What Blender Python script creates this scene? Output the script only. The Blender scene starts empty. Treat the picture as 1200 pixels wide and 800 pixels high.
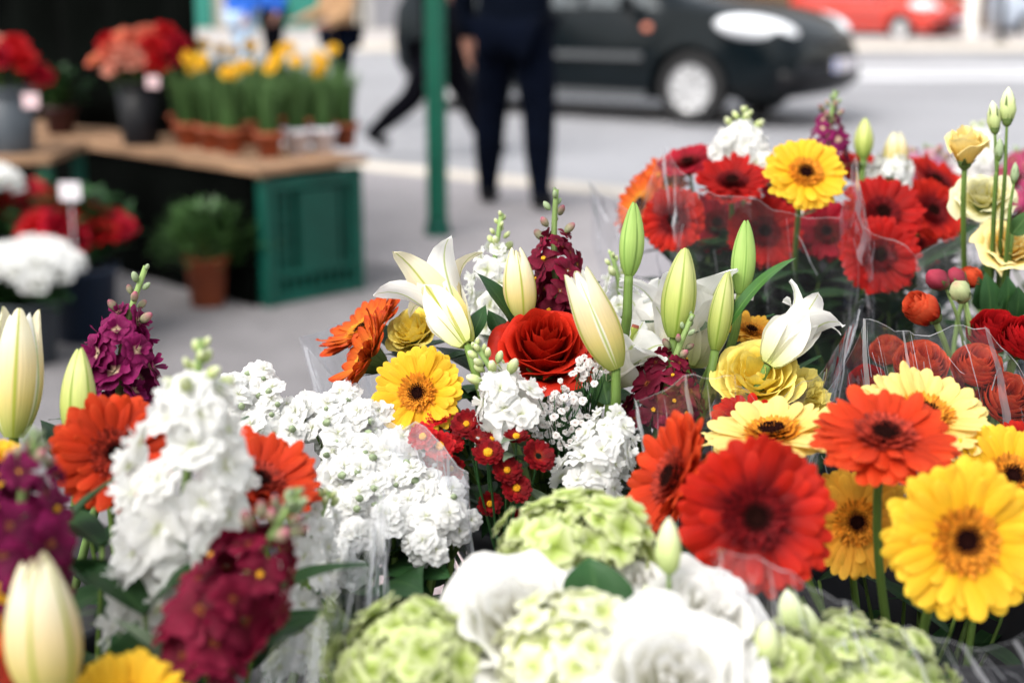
import bpy, bmesh, math, random
from mathutils import Vector as V, Matrix, noise

R = random.Random(11)
PI = math.pi
sc = bpy.context.scene
COL = sc.collection

# ------------------------------------------------------------------ camera
F = 1200 / 36 * 50            # focal length in photo pixels
CAMH = 1.27
PITCH = math.radians(14.3)
CAM = V((0, 0, CAMH))
FW = V((0, math.cos(PITCH), -math.sin(PITCH)))
UP = V((0, math.sin(PITCH), math.cos(PITCH)))
RT = V((1, 0, 0))

def P(px, py, d):
    "world point seen at photo pixel (px, py), d metres in front of the lens"
    return CAM + FW * d + RT * ((px - 600) / F * d) + UP * ((400 - py) / F * d)

def H(px, py, z=0.0):
    "world point at pixel on the level plane at height z"
    r = FW + RT * ((px - 600) / F) + UP * ((400 - py) / F)
    return CAM + r * ((z - CAMH) / r.z)

cam_d = bpy.data.cameras.new('camera')
cam_d.lens = 50; cam_d.sensor_width = 36
cam_d.clip_start = 0.02; cam_d.clip_end = 400
cam_d.dof.use_dof = True
cam_d.dof.focus_distance = 1.12
cam_d.dof.aperture_fstop = 3.7
cam_d.dof.aperture_blades = 0
cam = bpy.data.objects.new('camera', cam_d); COL.objects.link(cam)
cam.location = CAM
cam.rotation_euler = (PI / 2 - PITCH, 0, 0)
sc.camera = cam

# ------------------------------------------------------------------ mesh builder
class MB:
    def __init__(self):
        self.v = []; self.f = []; self.a = []; self.m = []
    def grid(self, nu, nv, fn, s=0.0, mi=0):
        b = len(self.v)
        for i in range(nu + 1):
            for j in range(nv + 1):
                u = i / nu; w = 2 * j / nv - 1
                self.v.append(tuple(fn(u, w))); self.a.append((u, w, s))
        k = nv + 1
        for i in range(nu):
            for j in range(nv):
                q = b + i * k + j
                self.f.append((q, q + 1, q + k + 1, q + k)); self.m.append(mi)
    def tube(self, pts, rad, n=6, s=0.0, mi=0, cap=True):
        pts = [V(p) for p in pts]
        if not hasattr(rad, '__len__'): rad = [rad] * len(pts)
        b = len(self.v); L = len(pts)
        ref = None
        for i, p in enumerate(pts):
            d = (pts[min(i + 1, L - 1)] - pts[max(i - 1, 0)])
            d = d.normalized() if d.length > 1e-9 else V((0, 0, 1))
            if ref is None:
                ref = d.orthogonal().normalized()
            ref = (ref - d * ref.dot(d))
            ref = ref.normalized() if ref.length > 1e-6 else d.orthogonal().normalized()
            q = d.cross(ref)
            for j in range(n):
                t = 2 * PI * j / n
                self.v.append(tuple(p + (ref * math.cos(t) + q * math.sin(t)) * rad[i]))
                self.a.append((i / max(1, L - 1), math.cos(t), s))
        for i in range(L - 1):
            for j in range(n):
                j2 = (j + 1) % n
                self.f.append((b + i * n + j, b + i * n + j2, b + (i + 1) * n + j2, b + (i + 1) * n + j)); self.m.append(mi)
        if cap:
            self.f.append(tuple(b + j for j in reversed(range(n)))); self.m.append(mi)
            self.f.append(tuple(b + (L - 1) * n + j for j in range(n))); self.m.append(mi)
    def lathe(self, prof, n=24, c=(0, 0, 0), s=0.0, mi=0, rfn=None):
        b = len(self.v); L = len(prof); c = V(c)
        for i, (r, z) in enumerate(prof):
            for j in range(n):
                t = 2 * PI * j / n
                rr = r * (rfn(t, i / (L - 1)) if rfn else 1)
                self.v.append((c.x + rr * math.cos(t), c.y + rr * math.sin(t), c.z + z))
                self.a.append((i / (L - 1), math.cos(3 * t), s))
        for i in range(L - 1):
            for j in range(n):
                j2 = (j + 1) % n
                self.f.append((b + i * n + j, b + i * n + j2, b + (i + 1) * n + j2, b + (i + 1) * n + j)); self.m.append(mi)
    def box(self, c, s, M=None, mi=0, se=0.0):
        c = V(c); b = len(self.v)
        for dx in (-1, 1):
            for dy in (-1, 1):
                for dz in (-1, 1):
                    p = V((dx * s[0] / 2, dy * s[1] / 2, dz * s[2] / 2))
                    if M: p = M @ p
                    self.v.append(tuple(c + p)); self.a.append((0.5, 0, se))
        for q in ((0, 1, 3, 2), (4, 6, 7, 5), (0, 4, 5, 1), (2, 3, 7, 6), (0, 2, 6, 4), (1, 5, 7, 3)):
            self.f.append(tuple(b + i for i in q)); self.m.append(mi)
    def ball(self, c, r, n=8, s=0.0, mi=0, sq=(1, 1, 1)):
        c = V(c)
        prof = [(max(1e-4, math.sin(PI * i / n)) * r, -math.cos(PI * i / n) * r) for i in range(n + 1)]
        b = len(self.v)
        self.lathe(prof, n=max(6, n + 2), s=s, mi=mi)
        for i in range(b, len(self.v)):
            x, y, z = self.v[i]
            self.v[i] = (x * sq[0] + c.x, y * sq[1] + c.y, z * sq[2] + c.z)
    def append(self, other, M, s=None):
        b = len(self.v)
        for (p, a) in zip(other.v, other.a):
            self.v.append(tuple(M @ V(p))); self.a.append(a if s is None else (a[0], a[1], s))
        for f, m in zip(other.f, other.m):
            self.f.append(tuple(b + i for i in f)); self.m.append(m)
    def mesh(self, name, *mats, smooth=True):
        me = bpy.data.meshes.new(name)
        me.from_pydata(self.v, [], self.f)
        at = me.attributes.new('puv', 'FLOAT_VECTOR', 'POINT')
        at.data.foreach_set('vector', [x for a in self.a for x in a])
        for m in mats: me.materials.append(m)
        if len(mats) > 1: me.polygons.foreach_set('material_index', self.m)
        me.polygons.foreach_set('use_smooth', [smooth] * len(me.polygons))
        me.update()
        return me

def frame(z, roll=0.0, loc=(0, 0, 0), scale=1.0):
    "matrix whose local +Z looks along z"
    z = V(z).normalized()
    x = V((0, 0, 1)).cross(z)
    if x.length < 1e-4: x = V((1, 0, 0))
    x.normalize(); y = z.cross(x)
    M = Matrix((x, y, z)).transposed().to_4x4()
    return Matrix.Translation(V(loc)) @ M @ Matrix.Rotation(roll, 4, 'Z') @ Matrix.Diagonal((scale, scale, scale, 1))

def thing(name, label, cat, loc=(0, 0, 0), group=None):
    o = bpy.data.objects.new(name, None); COL.objects.link(o)
    o.empty_display_size = 0.05
    o.location = V(loc); o['label'] = label; o['category'] = cat
    if group: o['group'] = group
    return o

def child(root, name, me, M=None, local=None, top=None):
    "a part of root; M is its world matrix (roots are only translated)"
    o = bpy.data.objects.new(name, me); COL.objects.link(o)
    o.parent = root
    if local is not None: o.matrix_local = local
    elif M is not None: o.matrix_local = Matrix.Translation(-(top or root).location) @ M
    return o

def sub(part, name, me, local=None):
    o = bpy.data.objects.new(name, me); COL.objects.link(o)
    o.parent = part
    if local is not None: o.matrix_local = local
    return o

def single(name, me, label, cat, loc=(0, 0, 0), group=None):
    o = bpy.data.objects.new(name, me); COL.objects.link(o)
    o.location = V(loc); o['label'] = label; o['category'] = cat
    if group: o['group'] = group
    return o

def struct(name, me):
    o = bpy.data.objects.new(name, me); COL.objects.link(o); o['kind'] = 'structure'
    return o

def bez(p0, p1, p2, p3, n=10):
    out = []
    for i in range(n + 1):
        t = i / n; k = 1 - t
        out.append(p0 * k**3 + p1 * 3 * k * k * t + p2 * 3 * k * t * t + p3 * t**3)
    return out

# ------------------------------------------------------------------ materials
def nodes(name):
    m = bpy.data.materials.new(name); m.use_nodes = True
    nt = m.node_tree; nt.nodes.clear()
    out = nt.nodes.new('ShaderNodeOutputMaterial')
    return m, nt, out

def nd(nt, typ, **kw):
    n = nt.nodes.new(typ)
    for k, v in kw.items():
        if k.startswith('_'): setattr(n, k[1:], v)
        else: n.inputs[k.replace('__', ' ')].default_value = v
    return n

def c4(c): return (c[0], c[1], c[2], 1)

def petal_mat(name, ramp, trans=0.3, rough=0.6, vary=0.25, veins=0.18, rib=None, edge=None, spec=0.15, vfreq=9, sheen=0.0):
    "pigment running from a petal's base to its tip, fine veins, a coloured midrib"
    m, nt, out = nodes(name); L = nt.links.new
    at = nd(nt, 'ShaderNodeAttribute', _attribute_name='puv')
    sp = nd(nt, 'ShaderNodeSeparateXYZ'); L(at.outputs['Vector'], sp.inputs[0])
    cr = nd(nt, 'ShaderNodeValToRGB'); e = cr.color_ramp.elements
    e[0].position = ramp[0][0]; e[0].color = c4(ramp[0][1])
    e[1].position = ramp[-1][0]; e[1].color = c4(ramp[-1][1])
    for p, c in ramp[1:-1]:
        x = e.new(p); x.color = c4(c)
    L(sp.outputs[0], cr.inputs[0]); col = cr.outputs[0]
    if rib or edge:
        ab = nd(nt, 'ShaderNodeMath', _operation='ABSOLUTE'); L(sp.outputs[1], ab.inputs[0])
    if rib:
        c, w, fade = rib
        mr = nd(nt, 'ShaderNodeMapRange', _interpolation_type='SMOOTHSTEP'); L(ab.outputs[0], mr.inputs[0])
        mr.inputs[1].default_value = 0; mr.inputs[2].default_value = w; mr.inputs[3].default_value = 1; mr.inputs[4].default_value = 0
        mu = nd(nt, 'ShaderNodeMapRange'); L(sp.outputs[0], mu.inputs[0])
        mu.inputs[1].default_value = 0; mu.inputs[2].default_value = 1; mu.inputs[3].default_value = 1; mu.inputs[4].default_value = fade
        ml = nd(nt, 'ShaderNodeMath', _operation='MULTIPLY'); L(mr.outputs[0], ml.inputs[0]); L(mu.outputs[0], ml.inputs[1])
        mx = nd(nt, 'ShaderNodeMixRGB'); L(ml.outputs[0], mx.inputs[0]); L(col, mx.inputs[1]); mx.inputs[2].default_value = c4(c)
        col = mx.outputs[0]
    if edge:
        c, w0 = edge
        mr = nd(nt, 'ShaderNodeMapRange', _interpolation_type='SMOOTHSTEP'); L(ab.outputs[0], mr.inputs[0])
        mr.inputs[1].default_value = w0; mr.inputs[2].default_value = 1
        mx = nd(nt, 'ShaderNodeMixRGB'); L(mr.outputs[0], mx.inputs[0]); L(col, mx.inputs[1]); mx.inputs[2].default_value = c4(c)
        col = mx.outputs[0]
    cb = nd(nt, 'ShaderNodeCombineXYZ')
    for i, k in enumerate((2.0, vfreq * 0.5, 37.0)):
        ml = nd(nt, 'ShaderNodeMath', _operation='MULTIPLY'); ml.inputs[1].default_value = k
        L(sp.outputs[i], ml.inputs[0]); L(ml.outputs[0], cb.inputs[i])
    nz = nd(nt, 'ShaderNodeTexNoise', Scale=1.6, Detail=4.0); L(cb.outputs[0], nz.inputs['Vector'])
    mr = nd(nt, 'ShaderNodeMapRange'); L(nz.outputs[0], mr.inputs[0])
    mr.inputs[1].default_value = 0.3; mr.inputs[2].default_value = 0.7
    mr.inputs[3].default_value = 1 - veins; mr.inputs[4].default_value = 1 + veins * 0.6
    vs = nd(nt, 'ShaderNodeMapRange'); L(sp.outputs[2], vs.inputs[0])
    vs.inputs[3].default_value = 1 + vary * 0.3; vs.inputs[4].default_value = 1 - vary
    ml = nd(nt, 'ShaderNodeMath', _operation='MULTIPLY'); L(mr.outputs[0], ml.inputs[0]); L(vs.outputs[0], ml.inputs[1])
    hs = nd(nt, 'ShaderNodeHueSaturation'); L(ml.outputs[0], hs.inputs['Value']); L(col, hs.inputs['Color'])
    col = hs.outputs[0]
    bp = nd(nt, 'ShaderNodeBump', Strength=0.25, Distance=0.002); L(nz.outputs[0], bp.inputs['Height'])
    pr = nd(nt, 'ShaderNodeBsdfPrincipled', Roughness=rough); pr.inputs['Specular IOR Level'].default_value = spec
    L(col, pr.inputs['Base Color']); L(bp.outputs[0], pr.inputs['Normal'])
    tr = nd(nt, 'ShaderNodeBsdfTranslucent'); L(col, tr.inputs[0])
    ms = nd(nt, 'ShaderNodeMixShader'); ms.inputs[0].default_value = trans
    L(pr.outputs[0], ms.inputs[1]); L(tr.outputs[0], ms.inputs[2]); L(ms.outputs[0], out.inputs[0])
    return m

def mat(name, color, rough=0.5, metal=0.0, spec=0.5, coat=0.0, var=0.12, scale=8.0, bump=0.0, bscale=60.0, color2=None):
    "plain surface with blotchy variation in object space"
    m, nt, out = nodes(name); L = nt.links.new
    tc = nd(nt, 'ShaderNodeTexCoord')
    nz = nd(nt, 'ShaderNodeTexNoise', Scale=scale, Detail=6.0); L(tc.outputs['Object'], nz.inputs['Vector'])
    cr = nd(nt, 'ShaderNodeValToRGB'); e = cr.color_ramp.elements
    c2 = color2 or [min(1, x * (1 + var)) for x in color]
    e[0].position = 0.35; e[0].color = c4([x * (1 - var) for x in color]); e[1].position = 0.68; e[1].color = c4(c2)
    L(nz.outputs[0], cr.inputs[0])
    pr = nd(nt, 'ShaderNodeBsdfPrincipled', Roughness=rough, Metallic=metal)
    pr.inputs['Specular IOR Level'].default_value = spec; pr.inputs['Coat Weight'].default_value = coat
    pr.inputs['Coat Roughness'].default_value = 0.05
    L(cr.outputs[0], pr.inputs['Base Color'])
    if bump:
        n2 = nd(nt, 'ShaderNodeTexNoise', Scale=bscale, Detail=4.0); L(tc.outputs['Object'], n2.inputs['Vector'])
        bp = nd(nt, 'ShaderNodeBump', Strength=bump, Distance=0.01); L(n2.outputs[0], bp.inputs['Height'])
        L(bp.outputs[0], pr.inputs['Normal'])
    L(pr.outputs[0], out.inputs[0])
    return m

def film_mat(name, haze=0.05, tint=(0.96, 0.97, 1.0)):
    "clear crinkled cellophane: clear film + sky reflections + a little milky haze"
    m, nt, out = nodes(name); L = nt.links.new
    tc = nd(nt, 'ShaderNodeTexCoord')
    nz = nd(nt, 'ShaderNodeTexNoise', Scale=26.0, Detail=2.0); L(tc.outputs['Object'], nz.inputs['Vector'])
    bp = nd(nt, 'ShaderNodeBump', Strength=0.5, Distance=0.006); L(nz.outputs[0], bp.inputs['Height'])
    lw = nd(nt, 'ShaderNodeLayerWeight', Blend=0.5)
    pw = nd(nt, 'ShaderNodeMath', _operation='POWER'); L(lw.outputs['Facing'], pw.inputs[0]); pw.inputs[1].default_value = 4.0
    mf = nd(nt, 'ShaderNodeMath', _operation='MULTIPLY_ADD'); mf.inputs[1].default_value = 0.75; mf.inputs[2].default_value = 0.045; mf.use_clamp = True
    L(pw.outputs[0], mf.inputs[0])
    gl = nd(nt, 'ShaderNodeBsdfGlossy', Roughness=0.04, Color=(1, 1, 1, 1)); L(bp.outputs[0], gl.inputs['Normal'])
    tr = nd(nt, 'ShaderNodeBsdfTransparent', Color=c4(tint))
    df = nd(nt, 'ShaderNodeBsdfDiffuse', Color=(0.85, 0.86, 0.9, 1))
    m1 = nd(nt, 'ShaderNodeMixShader'); m1.inputs[0].default_value = haze
    L(tr.outputs[0], m1.inputs[1]); L(df.outputs[0], m1.inputs[2])
    m2 = nd(nt, 'ShaderNodeMixShader'); L(mf.outputs[0], m2.inputs[0]); L(m1.outputs[0], m2.inputs[1]); L(gl.outputs[0], m2.inputs[2])
    L(m2.outputs[0], out.inputs[0])
    return m

YEL = (0.88, 0.52, 0.02)
M = {}
M['ger_yellow'] = petal_mat('gerbera_yellow', [(0, (0.80, 0.33, 0.015)), (0.3, (0.86, 0.47, 0.015)), (1, (0.90, 0.60, 0.05))], trans=0.35, veins=0.12, vary=0.12)
M['ger_pale'] = petal_mat('gerbera_pale_yellow', [(0, (0.85, 0.5, 0.06)), (0.45, (0.9, 0.68, 0.22)), (1, (0.92, 0.74, 0.28))], trans=0.35, veins=0.1, vary=0.1)
M['ger_amber'] = petal_mat('gerbera_amber', [(0, (0.80, 0.32, 0.025)), (1, (0.88, 0.52, 0.06))], trans=0.35, veins=0.12)
M['ger_red'] = petal_mat('gerbera_red', [(0, (0.09, 0.002, 0.003)), (0.3, (0.32, 0.007, 0.005)), (0.6, (0.42, 0.007, 0.005)), (1, (0.50, 0.012, 0.008))], trans=0.3, veins=0.22)
M['ger_scarlet'] = petal_mat('gerbera_scarlet', [(0, (0.06, 0.001, 0.002)), (0.25, (0.19, 0.003, 0.003)), (0.5, (0.44, 0.009, 0.003)), (1, (0.53, 0.020, 0.006))], trans=0.3, veins=0.2)
M['ger_orange'] = petal_mat('gerbera_orange_red', [(0, (0.42, 0.022, 0.006)), (0.5, (0.60, 0.042, 0.009)), (1, (0.68, 0.07, 0.016))], trans=0.32, veins=0.16)
M['ger_rust'] = petal_mat('gerbera_rust', [(0, (0.68, 0.22, 0.02)), (0.55, (0.66, 0.11, 0.012)), (1, (0.48, 0.04, 0.012))], trans=0.25, veins=0.25)
M['fringe_orange'] = petal_mat('fringe_orange', [(0, (0.55, 0.13, 0.008)), (0.7, (0.8, 0.30, 0.02)), (1, (0.88, 0.42, 0.05))], trans=0.2, vary=0.5)
M['fringe_red'] = petal_mat('fringe_red', [(0, (0.05, 0.001, 0.003)), (1, (0.24, 0.005, 0.007))], trans=0.2, vary=0.5)
M['fringe_scarlet'] = petal_mat('fringe_scarlet', [(0, (0.25, 0.01, 0.006)), (1, (0.55, 0.06, 0.03))], trans=0.2, vary=0.6)
M['disc_dark'] = petal_mat('flower_disc_dark', [(0, (0.006, 0.003, 0.003)), (1, (0.018, 0.005, 0.004))], trans=0.0, rough=0.9, spec=0.02)
M['disc_yellow'] = petal_mat('flower_disc_yellow', [(0, (0.75, 0.45, 0.02)), (1, (0.8, 0.36, 0.015))], trans=0.0, rough=0.7)
M['calyx'] = petal_mat('calyx_green', [(0, (0.09, 0.14, 0.035)), (1, (0.13, 0.19, 0.06))], trans=0.1, rough=0.6)
M['stem'] = petal_mat('stem_green', [(0, (0.13, 0.21, 0.045)), (1, (0.06, 0.11, 0.025))], trans=0.0, rough=0.45, vary=0.2)
M['stem_pale'] = petal_mat('stem_pale_green', [(0, (0.23, 0.33, 0.11)), (1, (0.12, 0.2, 0.06))], trans=0.0, rough=0.5, vary=0.2)
M['leaf'] = petal_mat('leaf_dark_green', [(0, (0.018, 0.055, 0.014)), (1, (0.028, 0.085, 0.026))], trans=0.15, rough=0.42, rib=((0.06, 0.13, 0.04), 0.1, 0.4), vary=0.35, spec=0.22, vfreq=14)
M['leaf_mid'] = petal_mat('leaf_mid_green', [(0, (0.05, 0.12, 0.03)), (1, (0.075, 0.17, 0.05))], trans=0.25, rough=0.38, rib=((0.15, 0.24, 0.09), 0.1, 0.5), vary=0.4, spec=0.5)
M['leaf_grey'] = petal_mat('leaf_grey_green', [(0, (0.12, 0.18, 0.1)), (1, (0.2, 0.26, 0.17))], trans=0.2, rough=0.6, rib=((0.3, 0.36, 0.24), 0.12, 0.6))
M['leaf_lily'] = petal_mat('leaf_lily', [(0, (0.04, 0.13, 0.022)), (1, (0.07, 0.2, 0.035))], trans=0.25, rough=0.35, rib=((0.13, 0.28, 0.06), 0.14, 0.6), vary=0.3, spec=0.5)
M['leaf_daffodil'] = petal_mat('leaf_daffodil', [(0, (0.05, 0.12, 0.03)), (1, (0.12, 0.22, 0.08))], trans=0.3, rough=0.45)
M['rose'] = petal_mat('rose_scarlet', [(0, (0.30, 0.005, 0.003)), (0.7, (0.50, 0.012, 0.005)), (1, (0.62, 0.03, 0.012))], trans=0.25, rough=0.42, veins=0.1, vary=0.3)
M['yrose'] = petal_mat('rose_yellow', [(0, (0.95, 0.62, 0.04)), (0.55, (0.96, 0.76, 0.11)), (1, (0.96, 0.81, 0.22))], trans=0.2, veins=0.1, vary=0.2)
M['cream'] = petal_mat('lisianthus_cream_yellow', [(0, (0.94, 0.58, 0.10)), (0.5, (0.95, 0.70, 0.19)), (1, (0.96, 0.82, 0.40))], trans=0.25, veins=0.08, vary=0.1)
M['ivory'] = petal_mat('lisianthus_green_ivory', [(0, (0.56, 0.58, 0.12)), (0.5, (0.86, 0.80, 0.34)), (1, (0.92, 0.88, 0.58))], trans=0.25, veins=0.08)
M['wlis'] = petal_mat('lisianthus_white', [(0, (0.50, 0.52, 0.28)), (0.4, (0.74, 0.73, 0.64)), (0.8, (0.82, 0.81, 0.77)), (1, (0.86, 0.85, 0.83))], trans=0.4, veins=0.04, vary=0.05)
M['white'] = petal_mat('petal_white', [(0, (0.56, 0.62, 0.26)), (0.35, (0.82, 0.83, 0.74)), (1, (0.90, 0.90, 0.89))], trans=0.5, veins=0.05, vary=0.06)
M['purew'] = petal_mat('petal_pure_white', [(0, (0.66, 0.70, 0.42)), (0.25, (0.86, 0.86, 0.82)), (1, (0.91, 0.91, 0.90))], trans=0.5, veins=0.03, vary=0.05)
M['burg'] = petal_mat('stock_burgundy', [(0, (0.30, 0.09, 0.02)), (0.14, (0.11, 0.003, 0.014)), (1, (0.20, 0.006, 0.032))], trans=0.28, veins=0.3, vary=0.45)
M['plum'] = petal_mat('stock_plum', [(0, (0.75, 0.62, 0.40)), (0.16, (0.62, 0.4, 0.3)), (0.3, (0.16, 0.004, 0.06)), (1, (0.27, 0.014, 0.11))], trans=0.3, veins=0.25, vary=0.35)
M['plumdark'] = petal_mat('stock_dark_plum', [(0, (0.35, 0.12, 0.04)), (0.16, (0.10, 0.002, 0.03)), (1, (0.22, 0.008, 0.075))], trans=0.3, veins=0.3, vary=0.5)
M['mauve'] = petal_mat('stock_mauve', [(0, (0.75, 0.6, 0.5)), (1, (0.6, 0.22, 0.42))], trans=0.35, vary=0.3)
M['magenta'] = petal_mat('stock_magenta', [(0, (0.6, 0.25, 0.2)), (1, (0.45, 0.03, 0.16))], trans=0.3, vary=0.3)
M['fyel'] = petal_mat('stamen_yellow', [(0, (0.8, 0.45, 0.02)), (1, (0.8, 0.4, 0.02))], trans=0.1)
M['bud_w'] = petal_mat('bud_green_white', [(0, (0.30, 0.40, 0.12)), (0.5, (0.55, 0.62, 0.28)), (1, (0.8, 0.82, 0.6))], trans=0.2, vary=0.25)
M['bud_p'] = petal_mat('bud_green_pink', [(0, (0.22, 0.29, 0.14)), (0.45, (0.30, 0.26, 0.17)), (1, (0.40, 0.07, 0.15))], trans=0.15, vary=0.5)
M['bud_g'] = petal_mat('bud_grey_green', [(0, (0.2, 0.28, 0.13)), (1, (0.36, 0.43, 0.27))], trans=0.15, vary=0.4)
M['bud_rr'] = petal_mat('bud_wine', [(0, (0.2, 0.2, 0.09)), (0.35, (0.22, 0.03, 0.05)), (1, (0.35, 0.03, 0.06))], trans=0.15)
M['bud_rg'] = petal_mat('bud_ranunculus_green', [(0, (0.28, 0.36, 0.14)), (0.7, (0.42, 0.46, 0.24)), (1, (0.45, 0.3, 0.2))], trans=0.15)
M['lily'] = petal_mat('lily_white', [(0, (0.62, 0.66, 0.22)), (0.2, (0.84, 0.82, 0.60)), (0.45, (0.88, 0.87, 0.82)), (1, (0.90, 0.90, 0.88))], trans=0.4, rib=((0.42, 0.52, 0.06), 0.10, 0.7), veins=0.04, vary=0.05, vfreq=16)
M['lilyback'] = petal_mat('lily_cream', [(0, (0.46, 0.54, 0.12)), (0.3, (0.76, 0.64, 0.24)), (0.55, (0.84, 0.70, 0.40)), (0.8, (0.88, 0.82, 0.62)), (1, (0.86, 0.80, 0.58))], trans=0.35, rib=((0.40, 0.46, 0.05), 0.13, 0.9), veins=0.07, vary=0.1, vfreq=16)
M['lbud'] = petal_mat('lily_bud_lime', [(0, (0.27, 0.38, 0.07)), (0.4, (0.50, 0.56, 0.15)), (0.8, (0.66, 0.68, 0.28)), (1, (0.56, 0.62, 0.22))], trans=0.2, rib=((0.22, 0.33, 0.04), 0.14, 0.8), veins=0.08, vary=0.15, rough=0.4, vfreq=18)
M['lgreen'] = petal_mat('lily_bud_green', [(0, (0.20, 0.34, 0.07)), (0.5, (0.36, 0.52, 0.14)), (1, (0.30, 0.46, 0.12))], trans=0.15, rib=((0.15, 0.27, 0.05), 0.12, 0.8), veins=0.08, rough=0.4, vfreq=18)
M['ran_o'] = petal_mat('ranunculus_orange', [(0, (0.36, 0.01, 0.006)), (0.6, (0.66, 0.05, 0.015)), (1, (0.80, 0.13, 0.05))], trans=0.3, vary=0.25, veins=0.12)
M['ran_r'] = petal_mat('ranunculus_red', [(0, (0.28, 0.004, 0.008)), (1, (0.60, 0.014, 0.018))], trans=0.3, vary=0.3)
M['coral'] = petal_mat('gerbera_coral', [(0, (0.6, 0.1, 0.05)), (1, (0.78, 0.22, 0.14))], trans=0.3, vary=0.3)
M['salmon'] = petal_mat('petal_salmon', [(0, (0.65, 0.2, 0.1)), (1, (0.8, 0.36, 0.27))], trans=0.3, vary=0.3)
M['crim'] = petal_mat('petal_crimson', [(0, (0.2, 0.003, 0.01)), (1, (0.48, 0.010, 0.03))], trans=0.28, vary=0.4)
M['redbr'] = petal_mat('petal_bright_red', [(0, (0.35, 0.005, 0.008)), (1, (0.65, 0.014, 0.02))], trans=0.3, vary=0.4)
M['chry'] = petal_mat('chrysanthemum_dark_red', [(0, (0.30, 0.03, 0.01)), (0.3, (0.24, 0.004, 0.007)), (1, (0.17, 0.003, 0.007))], trans=0.22, vary=0.5, veins=0.25)
M['vib'] = petal_mat('viburnum_lime_white', [(0, (0.32, 0.44, 0.05)), (0.4, (0.58, 0.69, 0.22)), (1, (0.82, 0.86, 0.52))], trans=0.45, vary=0.35, veins=0.05)
M['vibw'] = petal_mat('viburnum_ivory', [(0, (0.46, 0.54, 0.12)), (0.5, (0.78, 0.80, 0.5)), (1, (0.87, 0.87, 0.72))], trans=0.35, vary=0.15, veins=0.05)
M['wax'] = petal_mat('gypsophila_white', [(0, (0.45, 0.18, 0.16)), (0.25, (0.76, 0.70, 0.66)), (1, (0.86, 0.84, 0.82))], trans=0.3, vary=0.15)
M['stigma'] = petal_mat('stigma', [(0, (0.34, 0.44, 0.08)), (0.8, (0.42, 0.5, 0.1)), (0.88, (0.3, 0.08, 0.05)), (1, (0.34, 0.09, 0.06))], trans=0.05)
M['anther'] = petal_mat('anther', [(0, (0.4, 0.12, 0.02)), (1, (0.4, 0.12, 0.02))], trans=0)
M['film'] = film_mat('cellophane_clear', 0.02)
M['film_h'] = film_mat('cellophane_milky', 0.13)
M['film_glint_w'] = film_mat('cellophane_fold_glint', 0.32)  # whitish film for sky glints painted along the folds
M['film_v'] = film_mat('cellophane_veil', 0.2)
M['film_glint_c'] = film_mat('cellophane_fine_glint', 0.34)  # paler film, painted highlights for creases and rim
M['black_plastic'] = mat('black_plastic', (0.006, 0.006, 0.008), rough=0.45, var=0.3, spec=0.2)
M['blue_plastic'] = mat('dark_blue_plastic', (0.010, 0.022, 0.05), rough=0.45, var=0.2)
M['grey_plastic'] = mat('grey_plastic', (0.055, 0.066, 0.08), rough=0.5, var=0.2)
M['terracotta'] = mat('terracotta', (0.30, 0.065, 0.022), rough=0.8, var=0.25, scale=12, bump=0.1)
M['white_plastic'] = mat('white_plastic', (0.68, 0.66, 0.72), rough=0.5)
M['crate'] = mat('green_crate_plastic', (0.002, 0.066, 0.046), rough=0.5, var=0.25, scale=5, spec=0.3)
M['crate_dark'] = mat('dark_green_plastic', (0.002, 0.055, 0.038), rough=0.6, var=0.25, scale=5, spec=0.2)
M['pole'] = mat('green_enamel', (0.002, 0.08, 0.048), rough=0.42, var=0.12, scale=4, spec=0.3)
M['soil'] = mat('potting_soil', (0.03, 0.02, 0.014), rough=0.95, bump=0.5)
M['tag'] = mat('paper_tag', (0.75, 0.7, 0.74), rough=0.7, var=0.05)
M['tagpink'] = mat('paper_tag_pink', (0.7, 0.5, 0.52), rough=0.7, var=0.08)
# ------------------------------------------------------------------ flower meshes
def strap_petal(mb, th, r0, r1, W, cup, droop, s, nu=8, nv=4, zoff=0.0, twist=0.0, notch=0.0, mi=0, fold=0.09):
    ct, st = math.cos(th), math.sin(th)
    ph = s * 40
    def fn(u, w):
        u = 1 - (1 - u) ** 1.7
        e = 1.0
        if u > 0.78: e = math.sqrt(max(0.0, 1 - ((u - 0.78) / 0.22) ** 2)) * 0.93 + 0.07 * (1 - u) / 0.22
        wd = W * (0.38 + 0.62 * min(1, u * 1.7)) * e
        y = w * wd / 2
        r = r0 + (r1 - r0) * u * (1 - notch * (1 - abs(w)) * 0.05 * (u > 0.97))
        z = zoff + cup * (u ** 1.4) * r1 - droop * (u ** 3) * r1
        z += -fold * wd * w * w * (1 - 0.4 * u) + 0.055 * W * math.cos(w * 9.4) * u * (1 - u * 0.6) + twist * y * u
        z += 0.018 * r1 * math.sin(u * 6 + ph)
        y += 0.02 * r1 * math.sin(u * 3 + ph * 1.7) * u
        return (r * ct - y * st, r * st + y * ct, z)
    mb.grid(nu, nv, fn, s, mi)

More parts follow.
